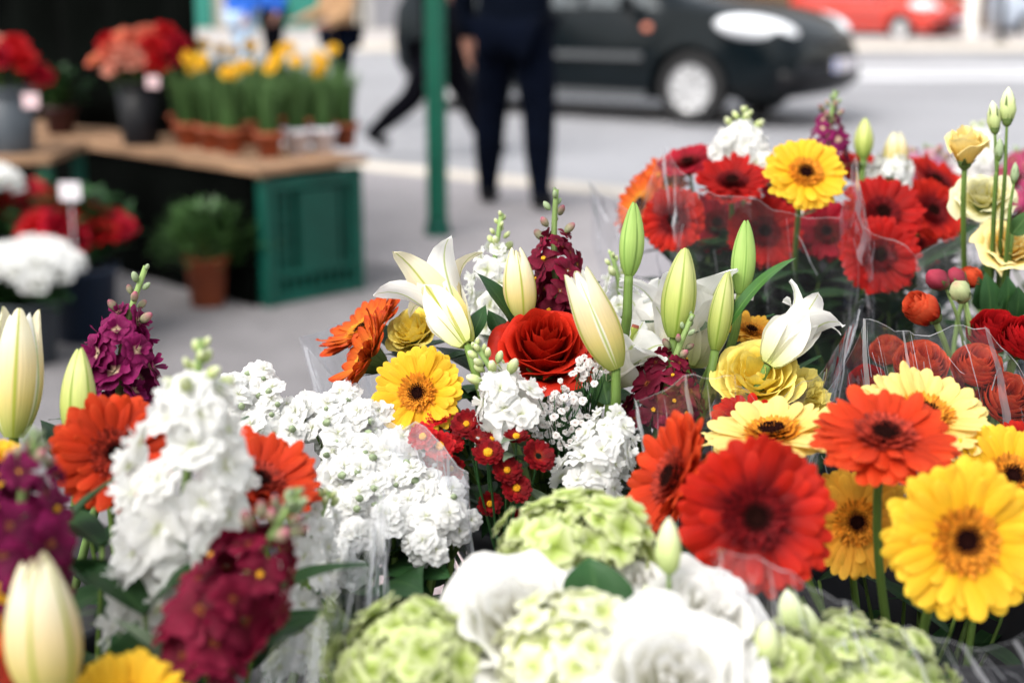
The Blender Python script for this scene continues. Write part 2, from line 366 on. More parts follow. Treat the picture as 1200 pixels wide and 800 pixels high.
_g = {}
def gerbera_parts(R0, cup, seed, hi=True):
    key = (round(R0, 4), cup, seed, hi)
    if key in _g: return _g[key]
    rn = random.Random(seed)
    pe = MB()
    for layer, (N, f, c, zo, dr) in enumerate(((33, 1.0, cup * 0.85, -0.025, 0.06), (31, 0.965, cup * 1.0, 0.0, 0.03), (17, 0.84, cup * 1.15, 0.015, 0.0))):
        for i in range(N):
            th = (i + layer * 0.5 + rn.uniform(-.16, .16)) / N * 2 * PI
            strap_petal(pe, th, R0 * 0.16, R0 * f * rn.uniform(.92, 1.04) * (1 if rn.random() > .08 else .86), R0 * rn.uniform(.20, .25) * (1 if layer < 2 else .85), c + rn.uniform(-.06, .06) + (.16 if rn.random() < .05 else 0),
                        dr + rn.uniform(-.05, .10), rn.random(), zoff=R0 * zo, twist=rn.uniform(-.5, .5), notch=1,
                        nu=8 if hi else 4, nv=4 if hi else 2)
    fr = MB()
    for ring, (N, ra, rb, z0, lift) in enumerate(((60, .26, .44, .03, .10), (56, .20, .38, .06, .16), (48, .14, .30, .085, .20), (34, .11, .25, .09, .24))):
        for i in range(N):
            th = (i + rn.uniform(-.3, .3)) / N * 2 * PI
            strap_petal(fr, th, R0 * ra, R0 * rb * rn.uniform(.85, 1.08), R0 * .042, lift + cup * .4, 0, rn.random(), nu=3, nv=2, zoff=R0 * z0, twist=rn.uniform(-1, 1))
    di = MB()
    for i in range(70):
        k = math.sqrt((i + .5) / 70); th = i * 2.39996
        r = R0 * .20 * k; h = R0 * (.14 + .05 * (1 - k) - .05 * (k < .4))
        di.tube([(r * math.cos(th), r * math.sin(th), R0 * .03), (r * 1.05 * math.cos(th), r * 1.05 * math.sin(th), h)], [R0 * .018, R0 * .013], n=5, s=rn.random())
    di.lathe([(R0 * .225, R0 * .02), (R0 * .195, R0 * .09), (R0 * .001, R0 * .1)], n=14)
    ca = MB()
    prof = [(R0 * .07, -R0 * .36), (R0 * .17, -R0 * .28), (R0 * .26, -R0 * .12), (R0 * .33, -R0 * .02 + cup * .1 * R0)]
    ca.lathe(prof, n=26)
    for i in range(40):
        th = i / 40 * 2 * PI + rn.uniform(-.05, .05); q = i % 2
        a = V((math.cos(th), math.sin(th), 0))
        def fn(u, w, a=a, q=q):
            t = V((-a.y, a.x, 0))
            r = R0 * (.15 + .215 * u - .05 * q); z = R0 * (-.30 + .30 * u - .05 * q)
            return a * (r + R0 * .012) + t * (w * R0 * .026 * (1 - u * .75)) + V((0, 0, z))
        ca.grid(3, 2, fn, rn.random())
    _g[key] = (pe, fr, di, ca)
    return _g[key]

def curl_flower(N, R0, Hh, flare, ruffle, seed, p=0.75, span=(2.7, 1.35), curl=0.5, drop=0.4, nu=7, nv=8, rmin=0.06, point=0.0):
    "rose-like head: petals wrapped round each other from a tight heart outwards"
    rn = random.Random(seed); mb = MB()
    for i in range(N):
        k = (i + .5) / N
        th0 = i * 2.39996 + rn.uniform(-.25, .25)
        rb = R0 * (rmin + (0.78 - rmin) * k ** p)
        sp = span[0] + (span[1] - span[0]) * k ** .5
        ht = Hh * (1 - drop * k ** 1.6) * rn.uniform(.95, 1.05)
        op = flare * k ** 2.0; ph = rn.uniform(0, 6); cu = curl * k ** 1.2 * rn.uniform(.6, 1.3); s = rn.random()
        def fn(u, w):
            wide = 0.45 + 0.55 * min(1, u * 2.2)
            th = th0 + w * sp / 2 * wide
            top = 1 - .26 * abs(w) ** 3 + point * max(0, 1 - abs(w) * 2.2)
            z = ht * u * top - Hh * .22 * k
            r = rb * (0.30 + 0.70 * min(1, u * 1.6) ** .7) + op * R0 * u ** 2.2
            r += cu * R0 * .26 * u ** 6
            z -= cu * Hh * .20 * u ** 6
            q = u ** 4
            r += ruffle * R0 * .09 * q * math.sin(w * 5 + ph)
            z += ruffle * Hh * .10 * q * math.sin(w * 7 + ph * 2)
            r += 0.012 * R0 * math.sin(w * 3 + ph) + R0 * .02 * w * k
            return (r * math.cos(th), r * math.sin(th), z)
        mb.grid(nu, nv, fn, s)
    return mb

def calyx_mesh(r, L, n=5, seed=0, spread=0.5):
    mb = MB(); rn = random.Random(seed)
    mb.lathe([(r * .25, -r * .9), (r * .5, -r * .6), (r * .62, -r * .1), (r * .5, r * .1)], n=12)
    for i in range(n):
        th = i / n * 2 * PI + rn.uniform(-.1, .1); a = V((math.cos(th), math.sin(th), 0)); t = V((-a.y, a.x, 0)); lf = rn.uniform(.8, 1.15)
        def fn(u, w):
            return a * (r * (.55 + spread * u + .15 * math.sin(u * 3))) + t * (w * r * .28 * (1 - u) ** .7) + V((0, 0, -r * .35 + L * lf * u * (1 - .3 * spread * u)))
        mb.grid(5, 2, fn, rn.random())
    return mb

def tepal(mb, th, L, W, a0, a1, rec, s, cup=.5, wav=.06, nu=16, nv=8, r0=.004):
    "one lily petal: leaves the axis at a0, opens to a1, tip recurves by rec (radians)"
    xs = [(r0, 0.0)]; n = 40
    for i in range(n):
        u = (i + .5) / n
        a = a0 + (a1 - a0) * u ** 1.5 + rec * max(0, (u - .62) / .38) ** 1.6
        xs.append((xs[-1][0] + math.sin(a) * L / n, xs[-1][1] + math.cos(a) * L / n))
    a = V((math.cos(th), math.sin(th), 0)); t = V((-a.y, a.x, 0)); ph = s * 50
    def fn(u, w):
        x, z = xs[min(n, int(round(u * n)))]
        wd = W * (max(0, math.sin(PI * min(1, (u * .93 + .06) ** .92))) ** .75) * (1 if u < .97 else .5)
        rr = x - cup * wd * w * w * (.7 if u > .6 else 1) * (1 - .5 * u)
        zz = z + wav * W * math.sin(u * 15 + ph + w * 2) * abs(w) ** 2 * u
        rr += .04 * W * math.exp(-(w * 6) ** 2) * (1 - u)
        return a * rr + t * (w * wd / 2) + V((0, 0, zz))
    mb.grid(nu, nv, fn, s)

def bud_tepal(mb, th, L, Rm, op, s, inner=False, nu=18, nv=8, tip=.5):
    ph = s * 30
    def fn(u, w):
        e = max(0.0, math.sin(PI * min(1, .04 + u * .95) ** .86)) ** .72
        r = Rm * (.10 + .9 * e) * (.9 if inner else 1.0)
        r += op * Rm * u ** 5 * (1.4 if not inner else .9)
        r *= 1 + .10 * (1 - abs(w)) ** 2 - .06 * abs(w) ** 3
        wid = 1.06 if u < .5 else 1.06 * (1 - (.62 if op > .05 else .15) * ((u - .5) / .5) ** 2)
        t = th + w * wid
        z = L * u * (1 - .02 * w * w - op * .12 * abs(w) ** 2 * u ** 4)
        return (r * math.cos(t), r * math.sin(t), z + .01 * L * math.sin(ph + u * 4) * (w * u * op))
    mb.grid(nu, nv, fn, s)

def blade(L, W, bend=.4, fold=.25, wav=.04, seed=0, nu=12, nv=4, base=.25, tipp=.8):
    "a leaf lying along +X, arching down by bend"
    rn = random.Random(seed); mb = MB(); ph = rn.uniform(0, 6); s = rn.random(); side = rn.uniform(-.15, .15)
    def fn(u, w):
        a = bend * u
        x = L * (math.sin(a) / bend if abs(bend) > 1e-3 else u); z = -L * ((1 - math.cos(a)) / bend if abs(bend) > 1e-3 else 0)
        wd = W * (base * (1 - u) ** 2 + max(0, math.sin(PI * u ** tipp))) * (1 if u < .99 else .3)
        y = w * wd / 2
        return (x, y + side * L * u * u, z + fold * abs(y) + wav * W * math.sin(u * 9 + ph) * w)
    mb.grid(nu, nv, fn, s)
    return mb

def floret_mb(seed, kind='double', hi=True):
    "unit floret (radius 1) facing +Z"
    rn = random.Random(seed); mb = MB()
    whorls = {'double': ((5, 1.0, .16), (4, .74, .45), (2, .38, .9)), 'single': ((4, 1.0, .12), (2, .8, .3)), 'cross': ((4, 1.0, .18), (4, .85, .35)),
              'five': ((5, 1.0, .15),), 'rosette': ((6, 1.0, .12), (5, .72, .35), (3, .4, .7))}[kind]
    nu, nv = (7, 6) if hi else (4, 4)
    for wi, (n, Lf, cup) in enumerate(whorls):
        for i in range(n):
            th = (i + wi * .5 + rn.uniform(-.13, .13)) / n * 2 * PI
            W = Lf * (1.25 if n <= 4 else 1.02) * rn.uniform(.88, 1.1); ph = rn.uniform(0, 6); c = cup + rn.uniform(-.12, .15); ll = Lf * rn.uniform(.88, 1.06)
            ct, st = math.cos(th), math.sin(th); s = rn.random()
            def fn(u, w):
                wd = W * (.2 + .8 * min(1, u * 1.35)) * (1 if u < .85 else 1 - (u - .85) * 1.6)
                x = ll * (.06 + .94 * u) * (1 - .07 * (1 - abs(w)) * (u > .95)); y = w * wd / 2
                z = c * u ** 1.3 * .75 - .16 * u ** 4 + .06 * math.sin(w * 4.0 + ph) * u * u + wi * .06
                return (x * ct - y * st, x * st + y * ct, z)
            mb.grid(nu, nv, fn, s)
    return mb

def bud_mb(seed, L=1.75, tipopen=.2):
    "unit small bud along +Z (half-width ~.55)"
    rn = random.Random(seed); mb = MB()
    prof = [(.10, -.3), (.34, -.05), (.54, .3), (.60, .7), (.54, 1.1), (.40, 1.42), (.22, L * .94), (.02, L)]
    mb.lathe(prof, n=9, s=rn.random(), rfn=lambda t, u: 1 + .10 * math.cos(4 * t + seed))
    return mb

# shared meshes ---------------------------------------------------
_cache = {}
def shared(key, fn):
    if key not in _cache: _cache[key] = fn()
    return _cache[key]
def floret_me(kind, m, var, hi=True):
    return shared(('fl', kind, m, var, hi), lambda: floret_mb(100 + var, kind, hi).mesh('floret', M[m]))
def bud_me(m, var):
    return shared(('bud', m, var), lambda: bud_mb(200 + var).mesh('bud', M[m]))

# ------------------------------------------------------------------ whole cut flowers
def stem_mesh(root, pts, r0, r1, m='stem', n=7):
    mb = MB(); k = len(pts) - 1
    mb.tube([p - root.location for p in pts], [r0 + (r1 - r0) * i / k for i in range(k + 1)], n=n, s=R.random())
    return mb.mesh('stem', M[m])

def stem_curve(head, nrm, base, lean=.07):
    nrm = V(nrm).normalized()
    j = V((R.uniform(-.035, .035), R.uniform(-.03, .03), 0))
    b = base + j
    d = (head - b).length
    return bez(head, head - nrm * min(lean, d * .3) - V((0, 0, d * .12)), b + V((0, 0, d * .45)) + (head - b) * .12, b, 12)

GER = {'yellow': ('ger_yellow', 'fringe_orange', 'disc_dark'), 'pale': ('ger_pale', 'fringe_orange', 'disc_dark'), 'amber': ('ger_amber', 'fringe_orange', 'disc_dark'),
       'red': ('ger_red', 'fringe_red', 'disc_dark'), 'scarlet': ('ger_scarlet', 'fringe_red', 'disc_dark'), 'orange': ('ger_orange', 'fringe_scarlet', 'disc_dark'),
       'rust': ('ger_rust', 'fringe_orange', 'disc_dark'), 'coral': ('coral', 'fringe_orange', 'disc_dark'), 'salmon': ('salmon', 'fringe_orange', 'disc_dark'), 'crim': ('crim', 'fringe_red', 'disc_dark')}
_ns = [0]
def gerbera(px, py, d, R0, nrm, color, base, label, group, cup=.18, hi=True, roll=None):
    head = P(px, py, d) if not isinstance(px, V) else px
    pm, fm, dm = GER[color]; _ns[0] += 1; v = _ns[0] % 6 + 1
    z = V(nrm).normalized()
    neck = head - z * R0 * .33
    pts = stem_curve(neck, z, base)
    root = thing('gerbera_flower', label, 'gerbera', pts[-1], group)
    me = shared(('ger', color, round(R0, 4), cup, v, hi), lambda: [
        a.mesh(n, M[m]) for a, n, m in zip(gerbera_parts(R0, cup, v, hi), ('petal_ring', 'inner_ring', 'flower_disc', 'calyx'), (pm, fm, dm, 'calyx'))])
    T = frame(z, R.uniform(0, 6.28) if roll is None else roll, head)
    for q, n in zip(me, ('petal_ring', 'inner_ring', 'flower_disc', 'calyx')): child(root, n, q, T)
    child(root, 'stem', stem_mesh(root, pts, R0 * .062, .0035))
    return root

def curl(kind, px, py, d, R0, nrm, base, label, group, name, cat, m, roll=None, hscale=1.0, stem='stem', cal=True):
    head = P(px, py, d) if not isinstance(px, V) else px
    prm = {'rose': dict(N=40, Hh=1.2, flare=.17, ruffle=.22, p=.72, curl=1.0, drop=.40, point=.05, span=(2.6, 1.5), nv=13, nu=10),
           'yrose': dict(N=22, Hh=.72, flare=.14, ruffle=.6, p=.6, curl=.5, drop=.38, span=(2.6, 1.7), nv=13, nu=9, rmin=.12),
           'ranun': dict(N=44, Hh=1.02, flare=.05, ruffle=.12, p=.62, curl=.15, drop=.42, span=(2.2, 1.2), rmin=.16),
           'ranunclosed': dict(N=30, Hh=1.5, flare=-.12, ruffle=.12, p=.7, curl=.05, drop=.15, span=(2.4, 1.6)),
           'lis': dict(N=22, Hh=.95, flare=.34, ruffle=.6, p=.75, curl=.9, drop=.42, nu=9, nv=11),
           'liscup': dict(N=12, Hh=1.7, flare=.22, ruffle=.45, p=.55, curl=.9, drop=.06, span=(3.0, 2.3), nu=12, nv=12, rmin=.2),
           'carn': dict(N=34, Hh=.95, flare=.35, ruffle=1.6, p=.7, curl=.7, drop=.45)}[kind]
    _ns[0] += 1; v = _ns[0] % 3
    z = V(nrm).normalized()
    me = shared(('curl', kind, m, v), lambda: curl_flower(R0=1.0, seed=31 + v, **prm).mesh('bloom', M[m]))
    pts = stem_curve(head - z * R0 * .55, z, base)
    root = thing(name, label, cat, pts[-1], group)
    T = frame(z, R.uniform(0, 6.28) if roll is None else roll, head - z * R0 * .35, R0)
    child(root, 'bloom', me, T)
    if cal:
        cm = shared(('cal', v), lambda: calyx_mesh(1.0, 1.1, 5, v, .55).mesh('calyx', M['calyx']))
        child(root, 'calyx', cm, frame(z, R.uniform(0, 6), head - z * R0 * .38, R0 * .62))
    child(root, 'stem', stem_mesh(root, pts, R0 * .09 + .0008, .0035, stem))
    return root

def lily(base_px, tip_px, d0, d1, base, label, group, W=.034, a0=.22, a1=.55, rec=1.0, mats=('lily', 'lily'), roll=0.0, pistil=True, stamens=True):
    p0 = P(base_px[0], base_px[1], d0); p1 = P(tip_px[0], tip_px[1], d1)
    ax = (p1 - p0); Lx = ax.length; z = ax.normalized()
    root_pts = stem_curve(p0, z, base)
    root = thing('lily_flower', label, 'lily', root_pts[-1], group)
    T = frame(z, roll, p0)
    rn = random.Random(int(base_px[0] * 7 + base_px[1]))
    for i in range(6):
        mb = MB(); inner = i % 2
        tepal(mb, i * PI / 3 + rn.uniform(-.1, .1), Lx * (1.12 if not inner else 1.08) * rn.uniform(.95, 1.05), W * (1.0 if not inner else 1.3), a0 * (.95 if inner else 1.05),
              a1 + rn.uniform(-.08, .12), rec * rn.uniform(.7, 1.2), rn.random())
        child(root, 'petal', mb.mesh('petal', M[mats[inner]]), T)
    if pistil:
        mb = MB(); L = Lx * .95
        mb.tube([(0, 0, 0), (.002, 0, L * .5), (.004, .003, L * .85), (.005, .004, L * .93), (.006, .005, L)], [.0016, .0014, .0014, .0032, .0028], n=8)
        child(root, 'pistil', mb.mesh('pistil', M['stigma']), T)
        for i in range(6 if stamens else 0):
            a = i * PI / 3 + .5; mb = MB(); x, y = math.cos(a), math.sin(a)
            mb.tube([(0, 0, 0), (x * .006, y * .006, L * .45), (x * .015, y * .015, L * .8)], [.0009] * 3, n=5)
            st = child(root, 'stamen', mb.mesh('stamen', M['stem_pale']), T)
            mb = MB(); mb.ball((0, 0, 0), .0022, 6, sq=(1, 1, 3.2)); 
            sub(st, 'anther', mb.mesh('anther', M['anther']), frame((-y, x, .2), 0, (x * .015, y * .015, L * .8)))
    child(root, 'stem', stem_mesh(root, root_pts, .0034, .0045))
    return root

def lilybud(base_px, tip_px, d, Rpx, base, label, group, op=0.0, m='lbud', m2=None, dtip=None, stempx=None, leaves=0):
    p0 = P(base_px[0], base_px[1], d); p1 = P(tip_px[0], tip_px[1], dtip or d)
    z = (p1 - p0); L = z.length; z.normalize(); Rm = Rpx * d / F
    mid = P(stempx[0], stempx[1], d) if stempx else None
    if mid:
        pts = bez(p0, p0.lerp(mid, .4), p0.lerp(mid, .8), mid, 6) + bez(mid, mid + (mid - p0) * .4, base + V((0, 0, .15)), base + V((R.uniform(-.02, .02), R.uniform(-.02, .02), 0)), 8)[1:]
    else: pts = stem_curve(p0, z, base)
    root = thing('lily_bud_stem', label, 'lily bud', pts[-1], group)
    T = frame(z, R.uniform(0, 2), p0)
    rn = random.Random(int(base_px[0] * 3 + base_px[1]))
    for i in range(3):
        mb = MB(); bud_tepal(mb, i * 2 * PI / 3 + .3, L * rn.uniform(.97, 1.02), Rm, op, rn.random())
        child(root, 'outer_petal', mb.mesh('outer_petal', M[m]), T)
    for i in range(3):
        mb = MB(); bud_tepal(mb, (i + .5) * 2 * PI / 3 + .3, L * rn.uniform(.95, .985), Rm, op * .7, rn.random(), inner=True)
        child(root, 'inner_petal', mb.mesh('inner_petal', M[m2 or m]), T)
    child(root, 'stem', stem_mesh(root, pts, min(.0036, Rm * .4), .0045))
    for i in range(leaves):
        q = pts[3 + i * 2]; a = R.uniform(0, 6.28)
        child(root, 'leaf', blade(R.uniform(.07, .11), .016, R.uniform(.3, 1.0), .2, seed=i + int(base_px[0])).mesh('leaf', M['leaf_lily']), Matrix.Translation(q) @ Matrix.Rotation(a, 4, 'Z') @ Matrix.Rotation(-.6, 4, 'Y'))
    return root

def stock(top, bot, d, base, label, group, m, wpx=48, n=20, fs=13, kind='double', budm='bud_w', buds=9, d1=None, nbpx=None, start=.22, leafm='leaf_grey', bx=1.0, eye=False, eyep=.4, leaves=3, cat='stock flower', name='stock_flower'):
    "spike of florets round an upright stem; px sizes are half-widths at that distance"
    d1 = d1 or d
    a = P(top[0], top[1], d); b = P(bot[0], bot[1], d1)
    ax = (a - b); L = ax.length; z = ax.normalized(); s = d / F
    bow = V((R.uniform(-.008, .008), R.uniform(-.006, .006), 0))
    def axis(t): return a.lerp(b, t) + bow * math.sin(t * PI)
    pts = [axis(i / 8) for i in range(9)]
    pts += bez(b, b - z * .06, base + V((0, 0, .12)), base + V((R.uniform(-.03, .03), R.uniform(-.03, .03), 0)), 8)[1:]
    root = thing(name, label, cat, pts[-1], group)
    child(root, 'stem', stem_mesh(root, pts, .0022, .0042, 'stem_pale'))
    e1 = z.orthogonal().normalized(); e2 = z.cross(e1); roll0 = R.uniform(0, 6)
    for i in range(n):
        k = (i + .5) / n; t = start + (1 - start) * k
        th = roll0 + i * 2.39996 + R.uniform(-.25, .25)
        rad = e1 * math.cos(th) + e2 * math.sin(th)
        size = fs * s * (.62 + .38 * min(1, k * 2.2)) * R.uniform(.72, 1.22)
        r = max(.3 * size, (wpx * s * (.5 + .5 * min(1, k * 2.6)) - size * .75) * R.uniform(.78, 1.14))
        pos = axis(t) + rad * r
        nn = rad * .9 + z * (.5 - .3 * k) + V((R.uniform(-.45, .45), R.uniform(-.45, .45), R.uniform(-.35, .35)))
        fl = child(root, 'floret', floret_me(kind, m, R.randrange(5)), frame(nn, R.uniform(0, 6), pos, size))
        if eye and R.random() < eyep:
            ey = shared(('eye',), lambda: eye_mb().mesh('flower_eye', M['fyel']))
            sub(fl, 'flower_eye', ey)
    for i in range(buds):
        k = i / max(1, buds - 1); t = .02 + (start + .02) * k
        th = roll0 + 2 + i * 2.39996; rad = e1 * math.cos(th) + e2 * math.sin(th)
        sz = bx * fs * s * (.22 + .22 * k) * R.uniform(.85, 1.15)
        pos = axis(t) + rad * (sz * (.5 + 1.5 * k))
        child(root, 'bud', bud_me(budm if k > .45 or budm != 'bud_p' else 'bud_g', R.randrange(3)), frame(rad * (.35 + .6 * k) + z * .8, R.uniform(0, 6), pos, sz))
    for i in range(leaves):
        t = R.uniform(.75, 1.15); th = R.uniform(0, 6.28)
        rad = e1 * math.cos(th) + e2 * math.sin(th)
        Lf = R.uniform(.04, .07)
        child(root, 'leaf', shared(('sl', leafm, i % 3), lambda: blade(.055, .012, .7, .2, seed=i).mesh('leaf', M[leafm])),
              Matrix.Translation(axis(min(1, t)) - z * .03) @ (rad + V((0, 0, .7))).to_track_quat('X', 'Z').to_matrix().to_4x4())
    return root

def eye_mb():
    mb = MB()
    for i in range(5):
        a = i * 1.257
        mb.tube([(0, 0, 0), (.10 * math.cos(a), .10 * math.sin(a), .20)], [.05, .06], n=5, s=i / 5)
    mb.ball((0, 0, .10), .08, 6)
    return mb

def cluster_ball(c, rx, ry, rz, n, fs, m, kind, base, label, group, name, cat, face=V((0, -.6, .8)), part='floret', hemi=-.25, leaves=2, leafm='leaf_mid', lL=.07, lW=.04, jit=.1):
    "round head of many small florets on one branching stem"
    root = thing(name, label, cat, base, group)
    mb = MB()
    hub = c - V((0, 0, rz * .9))
    mb.tube([p - base for p in bez(hub, hub - V((0, 0, .05)), base + V((0, 0, .1)), base, 8)], [.0028] * 4 + [.0038] * 5, n=7)
    kids = []
    i = 0; k = 0
    while k < n and i < n * 4:
        y = 1 - 2 * (i + .5) / (n * 1.45); i += 1
        if y < -1: break
        th = i * 2.39996; q = math.sqrt(max(0, 1 - y * y))
        u = V((q * math.cos(th), q * math.sin(th), y))
        if u.z < hemi: continue
        j = 1 + R.uniform(-jit, jit)
        pos = c + V((u.x * rx * j, u.y * ry * j, u.z * rz * j))
        mb.tube([hub - base, hub.lerp(pos, .5) + V((0, 0, .004)) - base, pos - base], [.0014, .001, .0007], n=4)
        kids.append((pos, V((u.x / rx, u.y / ry, u.z / rz)).normalized() + V((R.uniform(-.2, .2), R.uniform(-.2, .2), R.uniform(-.2, .2))) + V((0, 0, .15)))); k += 1
    child(root, 'stem', mb.mesh('stem', M['stem_pale']))
    for pos, nn in kids:
        child(root, part, floret_me(kind, m, R.randrange(5), False), frame(nn, R.uniform(0, 6), pos, fs * R.uniform(.65, 1.35)))
    for i in range(leaves):
        a = R.uniform(PI * .9, PI * 2.1)
        child(root, 'leaf', blade(lL * R.uniform(.8, 1.2), lW, R.uniform(.5, 1.1), .25, .08, seed=R.randrange(99)).mesh('leaf', M[leafm]),
              Matrix.Translation(hub - V((0, 0, .02 + .015 * i))) @ Matrix.Rotation(a, 4, 'Z') @ Matrix.Rotation(-.5, 4, 'Y'))
    return root

def leaf_thing(p0, p1, W, base, label, m='leaf_lily', bend=.7, up=(0, -.5, 1), group=None, cat='leaf'):
    "a single long leaf on its own stem, running from p0 to the tip p1"
    d = p1 - p0
    root = thing('leafy_stem', label, cat, base, group)
    x = d.normalized(); z = (V(up) - x * V(up).dot(x)).normalized(); y = z.cross(x)
    T = Matrix((x, y, z)).transposed().to_4x4()
    ch = 2 * math.sin(bend / 2) / bend
    T = Matrix.Translation(p0) @ T @ Matrix.Rotation(-bend / 2, 4, 'Y')
    child(root, 'leaf', blade(d.length / ch, W, bend, .22, seed=int(p0.x * 1000) % 97, nu=16, base=.12).mesh('leaf', M[m]), T)
    child(root, 'stem', stem_mesh(root, bez(p0, p0 - d * .2 - V((0, 0, .03)), base + V((0, 0, .15)), base, 8), .002, .0035))
    return root

def foliage(top, base, n, L, W, label, m='leaf', group=None, spread=1.0, name='foliage_stem', cat='foliage'):
    "upright leafy branch used as greenery between the flowers"
    root = thing(name, label, cat, base, group)
    pts = bez(top, top.lerp(base, .3) + V((R.uniform(-.03, .03), R.uniform(-.03, .03), 0)), base + V((0, 0, .1)), base, 14)
    child(root, 'stem', stem_mesh(root, pts, .0013, .003))
    for i in range(n):
        q = pts[int(11 * i / n)]; a = i * 2.39996 + R.uniform(-.3, .3)
        me = shared(('fol', m, L, W, i % 4), lambda: blade(L, W, .4 + .2 * (i % 4), .25, seed=i).mesh('leaf', M[m]))
        child(root, 'leaf', me, Matrix.Translation(q) @ Matrix.Rotation(a, 4, 'Z') @ Matrix.Rotation(-R.uniform(.2, 1.0) * spread, 4, 'Y'))
    return root

# ------------------------------------------------------------------ buckets and wraps
def bucket(c, r, h, label, m='black_plastic', taper=.8, name='flower_bucket', cat='bucket', group=None, handle=True, rim=True):
    root = thing(name, label, cat, c, group)
    mb = MB(); w = .004
    mb.lathe([(.001, 0), (r * taper, 0), (r * taper + .002, .004), (r, h), (r - w, h), (r * taper - w, .008), (.001, .008)], n=40)
    child(root, 'body', mb.mesh('body', M[m]))
    if rim:
        mb = MB()
        mb.lathe([(r + .0005, h - .022), (r + .007, h - .020), (r + .008, h), (r + .004, h + .004), (r - .003, h + .003)], n=40)
        child(root, 'rim', mb.mesh('rim', M[m]))
    if handle:
        mb = MB(); mb.tube([(math.cos(a) * (r + .011), -.3 * math.sin(a) * r - .0, h - .015 - .62 * r * math.sin(a)) for a in [i * PI / 14 for i in range(15)]], .0022, n=6)
        child(root, 'handle', mb.mesh('handle', M['grey_plastic']))
    return root

